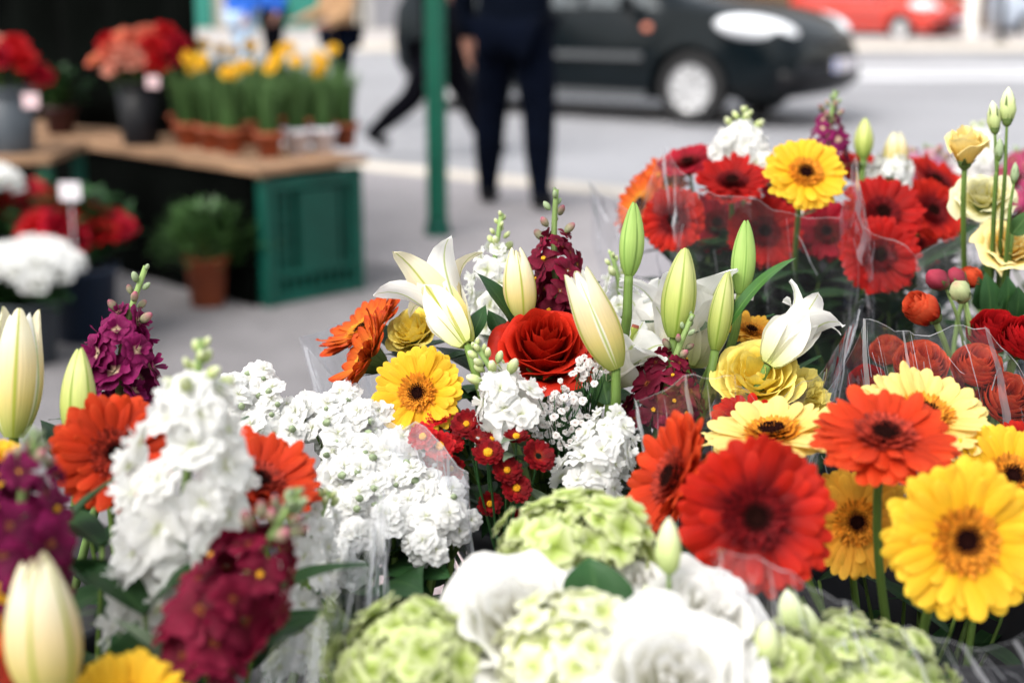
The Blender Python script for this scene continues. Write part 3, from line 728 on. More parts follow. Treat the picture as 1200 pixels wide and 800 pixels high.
def wrap(rim, bc, br, a0, a1, label, rows=16, sub_=5, amp=.004, m='film', seed=1, bulge=.03, drop=1.0, cat='cellophane', group=None, fold=1.0, fold_glints=(), crease_glint=90):
    "a sheet of clear film folded round a bouquet: jagged rim above, gathered to a ring below"
    pts = [P(*q) for q in rim]
    n = (len(pts) - 1) * sub_
    top = []
    for i in range(n + 1):
        t = i / sub_; k = min(int(t), len(pts) - 2); nz_ = noise.noise_vector(V((i * .37, seed * 3.3, 1))); top.append(pts[k].lerp(pts[k + 1], t - k) + V((nz_.x * .004, nz_.y * .006, nz_.z * .009)))
    mb = MB(); root_loc = bc
    def fn(u, w):
        j = (w + 1) / 2
        i = min(n, int(round(j * n)))
        a = a0 + (a1 - a0) * j
        b = bc + V((math.cos(a) * br, math.sin(a) * br, 0))
        s = u * drop
        p = top[i].lerp(b, s)
        out = V((math.cos(a), math.sin(a), 0))
        q = p * 26 + V((seed * 7.1, 0, 0))
        cr = abs(noise.noise(q)) * 1.7 - .4 + .5 * abs(noise.noise(q * 2.3))
        # long pleats running from the rim down to the tie
        pl = abs(math.sin(j * n * .55 + seed + 2.2 * noise.noise(V((j * 9, s * 3, seed))))) - .5
        p = p + out * (bulge * math.sin(PI * min(1, s * 1.1)) + amp * (cr + fold * pl) * min(1, .25 + s * 4))
        return p - root_loc
    mb.grid(rows, n, fn)
    me = mb.mesh('cellophane_wrap', M[m], smooth=False)
    o = single('cellophane_wrap', me, label, cat, root_loc, group)
    rn = random.Random(seed)
    for q in range(crease_glint):
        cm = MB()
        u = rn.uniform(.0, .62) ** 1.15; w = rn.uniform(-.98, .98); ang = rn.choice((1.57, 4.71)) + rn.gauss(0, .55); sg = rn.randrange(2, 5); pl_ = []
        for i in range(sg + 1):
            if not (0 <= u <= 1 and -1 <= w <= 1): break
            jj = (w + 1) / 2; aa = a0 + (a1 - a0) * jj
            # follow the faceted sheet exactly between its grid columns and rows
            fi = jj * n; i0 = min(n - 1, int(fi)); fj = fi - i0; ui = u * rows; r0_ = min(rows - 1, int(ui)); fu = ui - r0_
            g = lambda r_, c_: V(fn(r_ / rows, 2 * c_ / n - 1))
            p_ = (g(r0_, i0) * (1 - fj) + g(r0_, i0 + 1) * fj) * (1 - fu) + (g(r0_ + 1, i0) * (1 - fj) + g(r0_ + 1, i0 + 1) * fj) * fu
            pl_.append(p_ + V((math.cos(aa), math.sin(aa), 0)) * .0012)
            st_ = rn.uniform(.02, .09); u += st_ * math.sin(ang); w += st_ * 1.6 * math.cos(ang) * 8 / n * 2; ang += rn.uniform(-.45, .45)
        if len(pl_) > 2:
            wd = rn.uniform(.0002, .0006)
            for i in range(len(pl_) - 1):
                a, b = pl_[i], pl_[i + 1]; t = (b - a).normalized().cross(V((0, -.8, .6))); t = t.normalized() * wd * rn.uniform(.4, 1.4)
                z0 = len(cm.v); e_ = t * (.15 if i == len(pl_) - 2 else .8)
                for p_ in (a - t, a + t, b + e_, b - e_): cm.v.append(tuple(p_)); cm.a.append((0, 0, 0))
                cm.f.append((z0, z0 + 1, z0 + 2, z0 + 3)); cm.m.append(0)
        if cm.v: sub(o, 'crease_glint', cm.mesh('crease_glint', M['film_glint_c'], smooth=False))  # pale sliver painting the highlight of a crease onto the sheet
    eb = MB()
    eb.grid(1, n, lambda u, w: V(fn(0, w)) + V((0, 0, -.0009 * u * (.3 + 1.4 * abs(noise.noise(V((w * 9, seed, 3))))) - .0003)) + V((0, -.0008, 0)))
    sub(o, 'edge', eb.mesh('edge', M['film_glint_c']))  # pale ribbon, the bright glint of the rim put into its colour
    for (j, ln, wd) in fold_glints:
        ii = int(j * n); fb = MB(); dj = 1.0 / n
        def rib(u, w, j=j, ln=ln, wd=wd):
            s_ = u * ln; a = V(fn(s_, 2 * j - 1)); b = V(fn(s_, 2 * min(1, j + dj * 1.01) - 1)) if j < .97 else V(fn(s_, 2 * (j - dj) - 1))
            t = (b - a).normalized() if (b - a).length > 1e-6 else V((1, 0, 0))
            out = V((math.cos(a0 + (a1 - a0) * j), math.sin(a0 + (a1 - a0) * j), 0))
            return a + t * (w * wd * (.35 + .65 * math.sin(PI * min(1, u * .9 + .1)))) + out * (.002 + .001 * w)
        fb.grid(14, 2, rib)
        sub(o, 'fold', fb.mesh('fold', M['film_glint_w']))  # whitish ribbon added as a painted sky highlight on a fold
    return o
# ------------------------------------------------------------------ display bench, buckets
BZ = .50
plank = mat('dark_stained_wood', (0.022, 0.020, 0.020), rough=0.75, var=0.3, scale=3, bump=0.15, bscale=25, spec=.2)
bench = thing('display_bench', 'dark plank bench carrying the buckets of bouquets', 'bench', (0, 1.2, 0))
for i in range(9):
    mb = MB(); mb.box((0, 0, 0), (1.9, .168, .03))
    child(bench, 'plank', mb.mesh('plank', plank, smooth=False), Matrix.Translation((0.1, .48 + i * .172, BZ - .015)))
for sx in (-.8, 1.0):
    for sy in (.5, 1.8):
        mb = MB(); mb.box((0, 0, 0), (.06, .06, BZ - .032))
        child(bench, 'leg', mb.mesh('leg', plank, smooth=False), Matrix.Translation((sx, sy, (BZ - .032) / 2)))

def sheet():
    mb = MB(); c0 = H(512, 680, BZ)
    mb.grid(16, 16, lambda u, w: ((u - .5) * .20, w * .10, .006 + .010 * abs(noise.noise(V((u * 4, w * 3, 2))))))
    single('paper_sheet', mb.mesh('paper_sheet', mat('pale_pink_paper', (.55, .43, .41), rough=.8, var=.06, scale=6)), 'pale pink wrapping paper lying on the bench between the kalanchoe and the black bucket', 'paper', c0)
sheet()
def B(x, y, r, h, label, m='black_plastic', **k):
    bucket(V((x, y, BZ)), r, h, label, m, group='buckets on the display bench', **k)
    return V((x, y, BZ + .05))
bC = B(.055, 1.19, .098, .315, 'black flower bucket holding the mixed bouquet with the scarlet rose')
bBack = B(.33, 1.66, .125, .455, 'tall black bucket behind the lilies, full of red gerberas')
bFR = B(.30, .93, .11, .345, 'black bucket at the front holding the yellow and orange gerberas')
bF = B(.085, .70, .10, .22, 'dark blue bucket with the lime viburnum and white lisianthus', 'blue_plastic')
bL = B(-.245, .80, .11, .25, 'black bucket holding the white and burgundy stocks in front')
bLL = B(-.42, 1.12, .09, .25, 'black bucket with a plum stock and two pale lily buds')
bRan = B(.43, 1.27, .095, .30, 'grey bucket of red and orange ranunculus', 'grey_plastic')
bLis = B(.52, 1.46, .09, .30, 'dark blue bucket of yellow lisianthus', 'blue_plastic')
bMau = B(.80, 1.90, .10, .30, 'grey bucket of mauve and magenta stocks', 'grey_plastic')

# ------------------------------------------------------------------ central bouquet
gC = 'flowers of the bouquet with the scarlet rose'
curl('rose', 638, 410, 1.12, .0385, (.03, -.56, .83), bC, 'large open scarlet rose at the heart of the bouquet', gC, 'rose_flower', 'rose', 'rose', roll=2.0)
gerbera(490, 461, 1.09, .037, (-.22, -.86, .42), 'yellow', bC, 'yellow gerbera with an orange ring beside a white stock and below a white lily', gC, cup=.16)
gerbera(432, 420, 1.13, .043, (-.84, -.10, .46), 'rust', bC, 'rust orange gerbera turned sideways, its green calyx showing, left of the yellow gerbera', gC, cup=.32)
gerbera(428, 388, 1.2, .042, (-.55, -.12, .82), 'rust', bC, 'rust orange gerbera half hidden behind the sideways one', gC, cup=.3)
curl('yrose', 482, 384, 1.18, .025, (-.35, -.55, .75), bC, 'small golden yellow rose tucked under the white lily', gC, 'rose_flower', 'rose', 'yrose')
lily((548, 404), (497, 313), 1.10, 1.15, bC, 'open white lily with green midribs leaning left over the golden rose', gC, W=.030, a0=.16, a1=.62, rec=1.25, mats=('lilyback', 'lily'), roll=.62, stamens=False)
lilybud((612, 378), (604, 291), 1.14, 19, bC, 'cream lily bud with a pinkish tip, standing above the rose', gC, op=.10, m='lilyback', m2='lilyback')
lilybud((722, 431), (674, 316), 1.06, 24, bC, 'half open cream lily bud leaning left beside the rose', gC, op=.32, m='lilyback', m2='lily', dtip=1.05, stempx=(722, 470))
lilybud((737, 323), (743, 237), 1.10, 14, bC, 'closed green lily bud on a bare upright stalk', gC, m='lgreen', stempx=(735, 372))
lilybud((790, 396), (803, 290), 1.12, 20, bC, 'pale lime lily bud in front of an open white lily', gC, op=.03, m='lbud')
lilybud((868, 345), (874, 259), 1.16, 14, bC, 'slim green lily bud farthest to the side, above the long curved leaf', gC, m='lgreen')
lilybud((838, 410), (853, 318), 1.13, 14, bC, 'slim lime lily bud between the pale bud and the long curved leaf', gC, m='lbud')
lily((806, 430), (808, 316), 1.17, 1.19, bC, 'white lily open wide behind the lime bud', gC, W=.048, a0=.32, a1=.85, rec=1.1, roll=.25, stamens=False)
lily((770, 420), (772, 345), 1.24, 1.27, bC, 'white lily farther back, a petal curling out between the green bud and the lime bud', gC, W=.038, a0=.3, a1=.8, rec=1.1, roll=.6, stamens=False)
lily((712, 446), (752, 384), 1.13, 1.11, bC, 'white lily opening sideways below the green bud, stigma sticking out', gC, W=.044, a0=.22, a1=.70, rec=1.0, roll=.1, stamens=False)
lily((900, 428), (958, 354), 1.115, 1.125, bC, 'white trumpet lily leaning out over the yellow rose', gC, W=.030, a0=.10, a1=.52, rec=1.4, roll=.2, pistil=False, mats=('lily', 'lily'))
stock((588, 250), (588, 405), 1.26, bC, 'white stock behind the cream lily bud', gC, 'white', wpx=42, n=24, fs=17, buds=10, bx=.9)
stock((652, 222), (655, 372), 1.18, bC, 'burgundy stock with pink buds rising behind the rose', gC, 'burg', wpx=42, n=22, fs=19, kind='single', budm='bud_p', buds=9, eye=True, start=.34)
stock((716, 295), (722, 400), 1.3, bC, 'pale stock spike half hidden behind the lily buds', gC, 'white', wpx=32, n=15, fs=15, buds=7)
stock((812, 368), (772, 500), 1.11, bC, 'burgundy stock with dusky buds beside the yellow rose', gC, 'burg', wpx=50, n=26, fs=19, kind='single', budm='bud_p', buds=11, eye=True, start=.36, bx=.85)
curl('yrose', 888, 438, 1.12, .037, (-.1, -.62, .75), bC, 'full yellow rose behind the film, below the trumpet lily', gC, 'rose_flower', 'rose', 'yrose')
curl('carn', 940, 462, 1.14, .024, (.4, -.6, .6), bC, 'yellow carnation pressed against the creased film', gC, 'carnation_flower', 'carnation', 'yrose')
gerbera(880, 388, 1.2, .026, (.2, -.3, .9), 'amber', bC, 'small amber gerbera seen edge on behind the yellow rose', gC)
stock((556, 402), (598, 505), 1.075, bC, 'white stock with lime buds in front of the rose', gC, 'purew', wpx=46, n=15, fs=25, buds=14, start=.34, bx=.95)
stock((722, 478), (682, 575), 1.05, bC, 'white stock drooping over the dark centre, beside the red chrysanthemums', gC, 'purew', wpx=46, n=30, fs=20, buds=4, start=.05, bx=.6)
# red spray chrysanthemums
def chrysanth(heads, base, label, group, d0=1.05, size=.0115, m='chry'):
    root = thing('chrysanthemum_spray', label, 'chrysanthemum', base, group)
    mb = MB(); cx = sum(h[0] for h in heads) / len(heads); cy = max(h[1] for h in heads)
    hub = P(cx, cy + 70, d0 + .03) - base
    mb.tube(bez(hub, hub * .7, hub * .3 , V((0, 0, 0)), 6), .002)
    pts = []
    for (x, y, dd, sc_, n) in heads:
        p = P(x, y, d0 + dd); pts.append((p, sc_ * R.uniform(.88, 1.1), V(n) + V((R.uniform(-.25, .25), R.uniform(-.2, .25), 0))))
        q = p - base; mb.tube(bez(q - V(n).normalized() * .006, q - V(n).normalized() * .02 - V((0, 0, .02)), hub.lerp(q, .4), hub, 6), .0010, n=5)
    child(root, 'stem', mb.mesh('stem', M['leaf']))
    for k, (p, s_, n) in enumerate(pts):
        v = k % 3
        def mk(v=v):
            mb = MB(); rn = random.Random(v)
            for (N, f, c) in ((17, 1.0, .18), (15, .88, .34), (11, .7, .55)):
                for i in range(N):
                    strap_petal(mb, (i + rn.uniform(-.2, .2)) / N * 2 * PI + c, .18, f * rn.uniform(.9, 1.05), .34, c + rn.uniform(-.06, .1), .05, rn.random(), nu=5, nv=3)
            return mb.mesh('flower_head', M[m])
        fh = child(root, 'flower_head', shared(('chry', m, v), mk), frame(n, R.uniform(0, 6), p, size * s_))
        def mc():
            mb = MB()
            for i in range(46):
                k = math.sqrt((i + .5) / 46); th = i * 2.39996; r = .21 * k
                mb.ball((r * math.cos(th), r * math.sin(th), .16 + .08 * (1 - k)), .045, 4, s=(i * .37) % 1)
            mb.lathe([(.23, .05), (.21, .15), (.001, .2)], n=12)
            return mb.mesh('flower_disc', M['disc_yellow'])
        if k % 4 != 1: sub(fh, 'flower_disc', shared(('chryd',), mc), Matrix.Diagonal((.8 + .1 * (k % 5),) * 3 + (1,)))
    return root
chrysanth([(547, 497, .02, 1.0, (-.1, -.7, .7)), (560, 513, .0, .8, (.2, -.3, .9)), (576, 515, .01, .85, (.3, -.2, .9)), (605, 512, .0, .95, (0, -.35, .95)), (572, 531, -.01, 1.05, (-.1, -.6, .8)), (631, 534, -.01, 1.1, (.15, -.7, .7)), (594, 551, -.01, 1.05, (0, -.75, .65)), (605, 572, -.01, 1.0, (.05, -.85, .5)), (574, 590, .02, .8, (0, -.9, .4)), (610, 607, .03, .7, (.1, -.9, .4))], bC,
          'spray of dark red chrysanthemums with yellow eyes below the white stock', gC)
chrysanth([(514, 489, .02, 1.0, (0, -.3, .9)), (530, 497, .03, 1.0, (.2, -.3, .9)), (496, 512, .0, 1.0, (-.2, -.6, .7)), (515, 523, .0, 1.05, (0, -.6, .7)), (530, 520, .01, .9, (.2, -.6, .7)), (509, 545, .01, 1.0, (-.1, -.8, .5)), (529, 549, .02, .9, (.1, -.8, .5))], bC,
          'spray of red chrysanthemums seen through the film below the yellow gerbera', gC, d0=1.06, m='redbr')
# gypsophila
def gyps(c, rx, ry, n, base, label, size=.0030, d=1.09):
    root = thing('gypsophila_sprig', label, 'gypsophila', base, gC)
    cc = P(c[0], c[1], d); mb = MB(); hub = cc - V((0, -.01, .05)) - base
    mb.tube(bez(hub, hub * .7, hub * .3, V((0, 0, 0)), 6), .0018, n=5)
    pts = []
    for i in range(n):
        q = math.sqrt((i + .5) / n); th = i * 2.39996
        p = P(c[0] + rx * q * math.cos(th) + R.uniform(-5, 5), c[1] + ry * q * math.sin(th) + R.uniform(-5, 5), d + R.uniform(-.018, .018)); pts.append(p)
        mid = hub.lerp(p - base, .6) + V((R.uniform(-.006, .006), R.uniform(-.006, .006), 0))
        mb.tube([hub, mid, p - base], [.0007, .0005, .0004], n=4)
    child(root, 'stem', mb.mesh('stem', M['leaf']))
    for p in pts:
        child(root, 'blossom', floret_me('rosette', 'wax', R.randrange(3), False), frame((R.uniform(-.5, .5), -.6 + R.uniform(-.4, .4), .7), R.uniform(0, 6), p, size * R.uniform(.75, 1.25)))
gyps((655, 488), 34, 38, 95, bC, 'cloud of tiny white gypsophila under the rose', d=1.085)
gyps((690, 433), 18, 16, 26, bC, 'small sprig of white gypsophila beside the rose', d=1.08)
leaf_thing(P(604, 386, 1.13), P(549, 320, 1.14), .021, bC, 'dark lance-shaped leaf between the white lily and the cream bud', m='leaf', bend=.8, up=(.6, -.4, .8), group=gC)
leaf_thing(P(552, 400, 1.115), P(574, 357, 1.13), .016, bC, 'dark upright leaf at the foot of the white lily', m='leaf', bend=.4, up=(-.5, -.8, .3), group=gC)
leaf_thing(P(588, 396, 1.14), P(577, 362, 1.15), .016, bC, 'short dark leaf just left of the rose', m='leaf', bend=.4, up=(.3, -.9, .3), group=gC)
leaf_thing(P(850, 388, 1.13), P(947, 307, 1.15), .014, bC, 'long curved green lily leaf arching out above the yellow rose', m='leaf_lily', bend=1.0, up=(-.5, -.35, .8), group=gC)
leaf_thing(P(795, 392, 1.17), P(835, 378, 1.16), .02, bC, 'broad grey green leaf behind the dusky buds', m='leaf_grey', bend=.6, group=gC)
leaf_thing(P(712, 474, 1.10), P(704, 432, 1.11), .022, bC, 'green lily leaf beneath the half open cream bud', m='leaf_lily', bend=.5, up=(0, -.9, .4), group=gC)
for i, (x, y, d) in enumerate(((505, 430, 1.2), (560, 440, 1.19), (620, 470, 1.17), (690, 470, 1.17), (750, 480, 1.17), (830, 450, 1.2), (600, 560, 1.12), (660, 560, 1.14), (900, 470, 1.22), (545, 540, 1.14), (470, 420, 1.22), (530, 470, 1.17), (770, 430, 1.22), (840, 410, 1.24), (690, 400, 1.22), (640, 380, 1.24))):
    foliage(P(x, y, d), bC + V(((i - 7) * .009, .02, 0)), 16, .06, .021, 'dark leafy greenery deep between the flowers of the rose bouquet', group='greenery inside the rose bouquet')

# ------------------------------------------------------------------ left: plum stock, lilies, kalanchoe
gLL = 'flowers at the side with the plum stock'
stock((171, 312), (140, 486), 1.09, bLL, 'plum stock with cream eyes and grey green buds, standing alone against the pavement', gLL, 'plum', wpx=50, n=20, fs=28, kind='double', budm='bud_p', buds=9, start=.30, bx=.8)
lilybud((16, 512), (24, 362), 1.0, 29, bLL, 'half open cream lily, its petal tips just parting', gLL, op=.42, m='lilyback', m2='lily')
lilybud((92, 520), (94, 408), 1.0, 20, bLL, 'closed pale lime lily bud beside the plum stock', gLL, op=0, m='lbud', leaves=2)
gL = 'flowers in the blurred bouquet of white and burgundy stocks'
gerbera(135, 532, .93, .0415, (.42, -.80, .48), 'orange', bL, 'orange red gerbera partly covered by the tall white stock', gL, cup=.14)
gerbera(303, 566, .90, .040, (.35, -.3, .9), 'orange', bL, 'orange red gerbera peeping out behind the white stock toward the kalanchoe', gL, cup=.34)
stock((236, 398), (196, 735), .80, bL, 'tall blurred white stock with lime buds in front of the orange gerberas', gL, 'purew', wpx=88, n=40, fs=40, buds=10, start=.15, bx=.75, d1=.84)
stock((44, 505), (28, 700), .76, bL, 'blurred dark plum stock with grey buds above the large cream bud', gL, 'plumdark', wpx=76, n=23, fs=33, kind='single', budm='bud_p', buds=16, start=.16, eye=True, eyep=.2, bx=.75)
stock((352, 572), (232, 770), .77, bL, 'blurred burgundy stock leaning outward in front of the clear film', gL, 'burg', wpx=74, n=25, fs=36, kind='single', budm='bud_p', buds=16, start=.24, eye=True, eyep=.2, bx=.8)
lilybud((60, 822), (44, 652), .72, 42, bL, 'very large blurred cream lily bud with lime streak', gL, op=.16, m='lilyback', m2='lilyback', dtip=.70)
gerbera(146, 836, .73, .036, (.05, -.5, .8), 'yellow', bL, 'blurred yellow gerbera of which only the upper petals show, next to the large cream bud', gL)
gerbera(-8, 750, .76, .034, (.3, -.8, .5), 'yellow', bL, 'blurred yellow gerbera behind the large cream bud', gL)
gerbera(-14, 800, .74, .030, (.3, -.8, .5), 'orange', bL, 'blurred orange red gerbera low behind the large cream bud', gL)
gerbera(0, 548, .86, .018, (.3, -.8, .5), 'yellow', bL, 'small yellow gerbera beside the grey buds of the dark plum stock', gL)
stock((385, 575), (345, 790), .92, bL, 'white stock inside the clear film, behind the leaning burgundy one', gL, 'purew', wpx=44, n=30, fs=22, buds=6, start=.05)
lily((-8, 730), (8, 680), .8, .8, bL, 'white lily petals showing behind the large cream bud', gL, W=.04, a0=.4, a1=.8, rec=.8, pistil=False)
for i, (x, y, d) in enumerate(((120, 640, .86), (170, 720, .8), (250, 760, .82), (90, 560, 1.0), (60, 640, .86), (310, 700, .84), (200, 560, .98))):
    foliage(P(x, y, d), bL + V(((i - 3) * .015, .03, 0)), 12, .07, .022, 'dark leafy greenery among the blurred stocks', group='greenery among the blurred stocks')
leaf_thing(P(146, 830, .79), P(152, 725, .78), .034, bL, 'broad dark green leaf under the white stock', m='leaf', bend=.5, up=(0, -1, .2), group=gL)

# kalanchoe in a pot
def kalanchoe(c, label, heads, leaves):
    base = V((c.x, c.y, BZ))
    root = thing('kalanchoe_plant', label, 'potted plant', base)
    mb = MB(); mb.lathe([(.001, 0), (.05, 0), (.068, .12), (.072, .122), (.072, .14), (.066, .14), (.06, .11), (.001, .11)], n=32)
    child(root, 'pot', mb.mesh('pot', M['black_plastic']))
    hub = base + V((0, 0, .13)); stems = MB(); rest = MB(); kids = []; budl = []
    proto = floret_mb(301, 'rosette', False)
    for (x, y, d, rx, ry, n) in heads:
        cc = P(x, y, d); s = d / F
        neck = cc - V((0, -.01, .035))
        stems.tube([p - base for p in bez(neck, neck - V((0, 0, .04)), hub + V((0, 0, .03)), hub, 8)], .0026, n=6)
        for i in range(n):
            q = math.sqrt((i + .5) / n); th = i * 2.39996
            dx, dz = math.cos(th) * q, math.sin(th) * q
            bulge = math.sqrt(max(0, 1 - .85 * q * q))
            p = cc + RT * (dx * rx * s) + UP * (dz * ry * s) - FW * (bulge * .018) + V((R.uniform(-.006, .006), R.uniform(-.009, .009), R.uniform(-.006, .006)))
            nn = V((dx * .8 + R.uniform(-.35, .35), -.45 - .3 * bulge + R.uniform(-.3, .3), .65 + dz * .5 + R.uniform(-.25, .25)))
            stems.tube([neck - base, (neck.lerp(p, .55) - V((0, 0, .004))) - base, p - base], [.0015, .0011, .0008], n=4)
            kids.append((p, nn, R.uniform(.0085, .0135)))
            if i % 3 == 0:
                budl.append((cc + (p - cc) * 1.12 - FW * R.uniform(0, .008) + V((R.uniform(-.006, .006), 0, -R.uniform(.004, .012))), R.uniform(.003, .0052)))
    child(root, 'stem', stems.mesh('stem', M['stem']))
    kids.sort(key=lambda k: (k[0] - CAM).length)
    for i, (p, nn, sz) in enumerate(kids):
        T = frame(nn, R.uniform(0, 6), p, sz)
        if i < 100: child(root, 'floret', floret_me('rosette', 'purew', R.randrange(5), True), T)
        else: rest.append(proto, Matrix.Translation(-base) @ T, R.random())
    if rest.v:
        o = child(root, 'small_florets', rest.mesh('small_florets', M['purew'])); o['kind'] = 'stuff'
    for (p, sz) in budl[:60]:
        child(root, 'bud', bud_me('bud_g', R.randrange(3)), frame((R.uniform(-.6, .6), -.7, .4), 0, p, sz))
    for (a, b, W, bend, up) in leaves:
        p0, p1 = a, b; d = p1 - p0; x = d.normalized(); z = (V(up) - x * V(up).dot(x)).normalized(); y = z.cross(x)
        T = Matrix.Translation(p0) @ Matrix((x, y, z)).transposed().to_4x4() @ Matrix.Rotation(-bend / 2, 4, 'Y')
        child(root, 'leaf', blade(d.length / (2 * math.sin(bend / 2) / bend), W, bend, .10, .07, seed=int(abs(p1.x) * 3000) % 91, nu=16, nv=8, base=.35, tipp=.85).mesh('leaf', M['leaf']), T)
    return root
kc = P(430, 640, 1.08)
kalanchoe(kc, 'white flowering kalanchoe with broad dark green leaves in a black pot', [
    (x, y, 1.125 - (y - 446) / 200 * .11, 21, 16, 8) for x, y in ((306, 446), (286, 472), (324, 472), (272, 502), (306, 506), (342, 492), (374, 478), (406, 472), (434, 490), (392, 504), (424, 518), (456, 520), (330, 530), (438, 548), (470, 544),
    (404, 546), (488, 566), (456, 576), (514, 582), (424, 586), (490, 598), (528, 608), (460, 606), (394, 602), (502, 628), (428, 620), (384, 634), (404, 662))],
    [(P(430, 705, 1.04), P(508, 688, .95), .062, .8, (0, -.3, 1)), (P(440, 670, 1.08), P(532, 672, 1.0), .05, .7, (0, -.4, 1)), (P(480, 672, 1.1), P(540, 682, 1.08), .028, .5, (0, -.5, 1)),
     (P(420, 720, 1.02), P(480, 740, .95), .05, .6, (0, -.5, 1)), (P(440, 720, 1.05), P(500, 722, 1.0), .06, .6, (0, -.6, .8)), (P(420, 650, 1.1), P(480, 640, 1.04), .05, .6, (0, -.5, 1)),
     (P(410, 690, 1.05), P(400, 760, .97), .05, .7, (0, -.7, .6)), (P(430, 640, 1.1), P(510, 650, 1.07), .04, .6, (0, -.5, .8)), (P(400, 620, 1.12), P(340, 610, 1.1), .05, .7, (0, -.3, 1)), (P(410, 600, 1.14), P(420, 540, 1.16), .05, .7, (0, -.9, .3)), (P(430, 620, 1.12), P(480, 590, 1.13), .05, .5, (0, -.9, .4))])

# ------------------------------------------------------------------ front: viburnum and white lisianthus
gF = 'flowers of the lime and white bouquet in front'
def vib(px, py, d, rx, ry, n, m, label, fs=.0115, leaves=1):
    c = P(px, py, d); s = d / F
    cluster_ball(c, rx * s, rx * s * .8, ry * s, n, fs, m, 'cross' if m == 'vib' else 'five', bF + V((R.uniform(-.03, .03), R.uniform(-.03, .03), 0)), label, gF, 'viburnum_flower', 'viburnum', leaves=leaves, hemi=-.5, jit=.28)
vib(676, 644, .88, 76, 54, 68, 'vib', 'lime green viburnum ball highest in the front bouquet, below the dark bucket')
vib(486, 782, .80, 78, 66, 84, 'vib', 'lime viburnum ball at the outer side of the front bouquet, below the dark kalanchoe leaves')
vib(672, 776, .78, 80, 66, 80, 'vibw', 'ivory viburnum ball between the two large white lisianthus')
vib(1004, 800, .84, 88, 58, 84, 'vib', 'lime viburnum ball under the dark gerbera stems')
vib(910, 792, .82, 46, 50, 50, 'vib', 'small lime viburnum ball beside the green lisianthus buds')
curl('lis', 606, 724, .80, .041, (-.1, -.55, .8), bF, 'large ruffled white lisianthus beside the lime viburnum', gF, 'lisianthus_flower', 'lisianthus', 'wlis')
curl('lis', 818, 722, .80, .036, (.2, -.5, .85), bF, 'white lisianthus right under the big red gerbera', gF, 'lisianthus_flower', 'lisianthus', 'wlis')
curl('lis', 792, 802, .74, .041, (.05, -.7, .7), bF, 'largest white lisianthus, lowest in the front bouquet', gF, 'lisianthus_flower', 'lisianthus', 'wlis')
curl('lis', 735, 690, .86, .030, (-.1, -.4, .9), bF, 'pale white lisianthus just behind the dark leaf', gF, 'lisianthus_flower', 'lisianthus', 'wlis')
curl('lis', 535, 738, .84, .022, (-.4, -.4, .8), bF, 'small white lisianthus between the large white one and the kalanchoe leaves', gF, 'lisianthus_flower', 'lisianthus', 'wlis')
def lisbud(base_px, tip_px, d, rpx, base, label, group, m='bud_w', stempx=None, name='lisianthus_bud', sep=True):
    p0 = P(base_px[0], base_px[1], d); p1 = P(tip_px[0], tip_px[1], d); z = (p1 - p0); L = z.length
    pts = bez(p0, p0 - z * .6, base + V((0, 0, .15)), base, 10) if not stempx else bez(p0, p0.lerp(P(*stempx, d), .4) - V((0, 0, .005)), P(*stempx, d), P(*stempx, d), 5) + bez(P(*stempx, d), P(*stempx, d) - V((0, 0, .06)), base + V((0, 0, .1)), base, 8)[1:]
    root = thing(name, label, 'flower bud', pts[-1], group)
    mb = MB(); rm = rpx * d / F
    mb.lathe([(rm * .3, 0), (rm * .75, L * .12), (rm, L * .35), (rm * .88, L * .6), (rm * .5, L * .85), (rm * .05, L)], n=14, rfn=lambda t, u: 1 + .09 * math.sin(3 * t + u * 4))
    child(root, 'bud', mb.mesh('bud', M[m]), frame(z, R.uniform(0, 6), p0))
    if sep:
        child(root, 'calyx', calyx_mesh(rm * 1.1, L * .75, 5, int(base_px[0]), .25).mesh('calyx', M['calyx']), frame(z, R.uniform(0, 6), p0 + z * .12))
    child(root, 'stem', stem_mesh(root, pts, .0012, .0028))
    return root
lisbud((784, 672), (784, 606), .80, 16, bF, 'pale green lisianthus bud standing up in front of the big red gerbera', gF, sep=False)
lisbud((757, 724), (757, 684), .80, 7, bF, 'thin green bud between two white lisianthus', gF, sep=False)
lisbud((893, 782), (900, 728), .80, 21, bF, 'plump green white bud next to the white lisianthus', gF, sep=False)
lisbud((932, 740), (922, 690), .83, 17, bF, 'green white bud beneath the translucent red petals', gF, sep=False)
lisbud((942, 752), (944, 708), .84, 18, bF, 'pale bud closest to the dark gerbera stems', gF, sep=False)
leaf_thing(P(702, 722, .80), P(694, 652, .82), .040, bF, 'pointed dark green leaf among the white lisianthus', m='leaf', bend=.35, up=(.2, -1, .3), group=gF)
for i, (x, y, d) in enumerate(((560, 800, .86), (640, 700, .92), (740, 740, .88), (860, 780, .88), (960, 780, .92), (720, 660, .95))):
    foliage(P(x, y, d), bF + V(((i - 3) * .015, .03, 0)), 12, .06, .022, 'dark leafy greenery low among the white lisianthus', group='greenery among the white lisianthus')

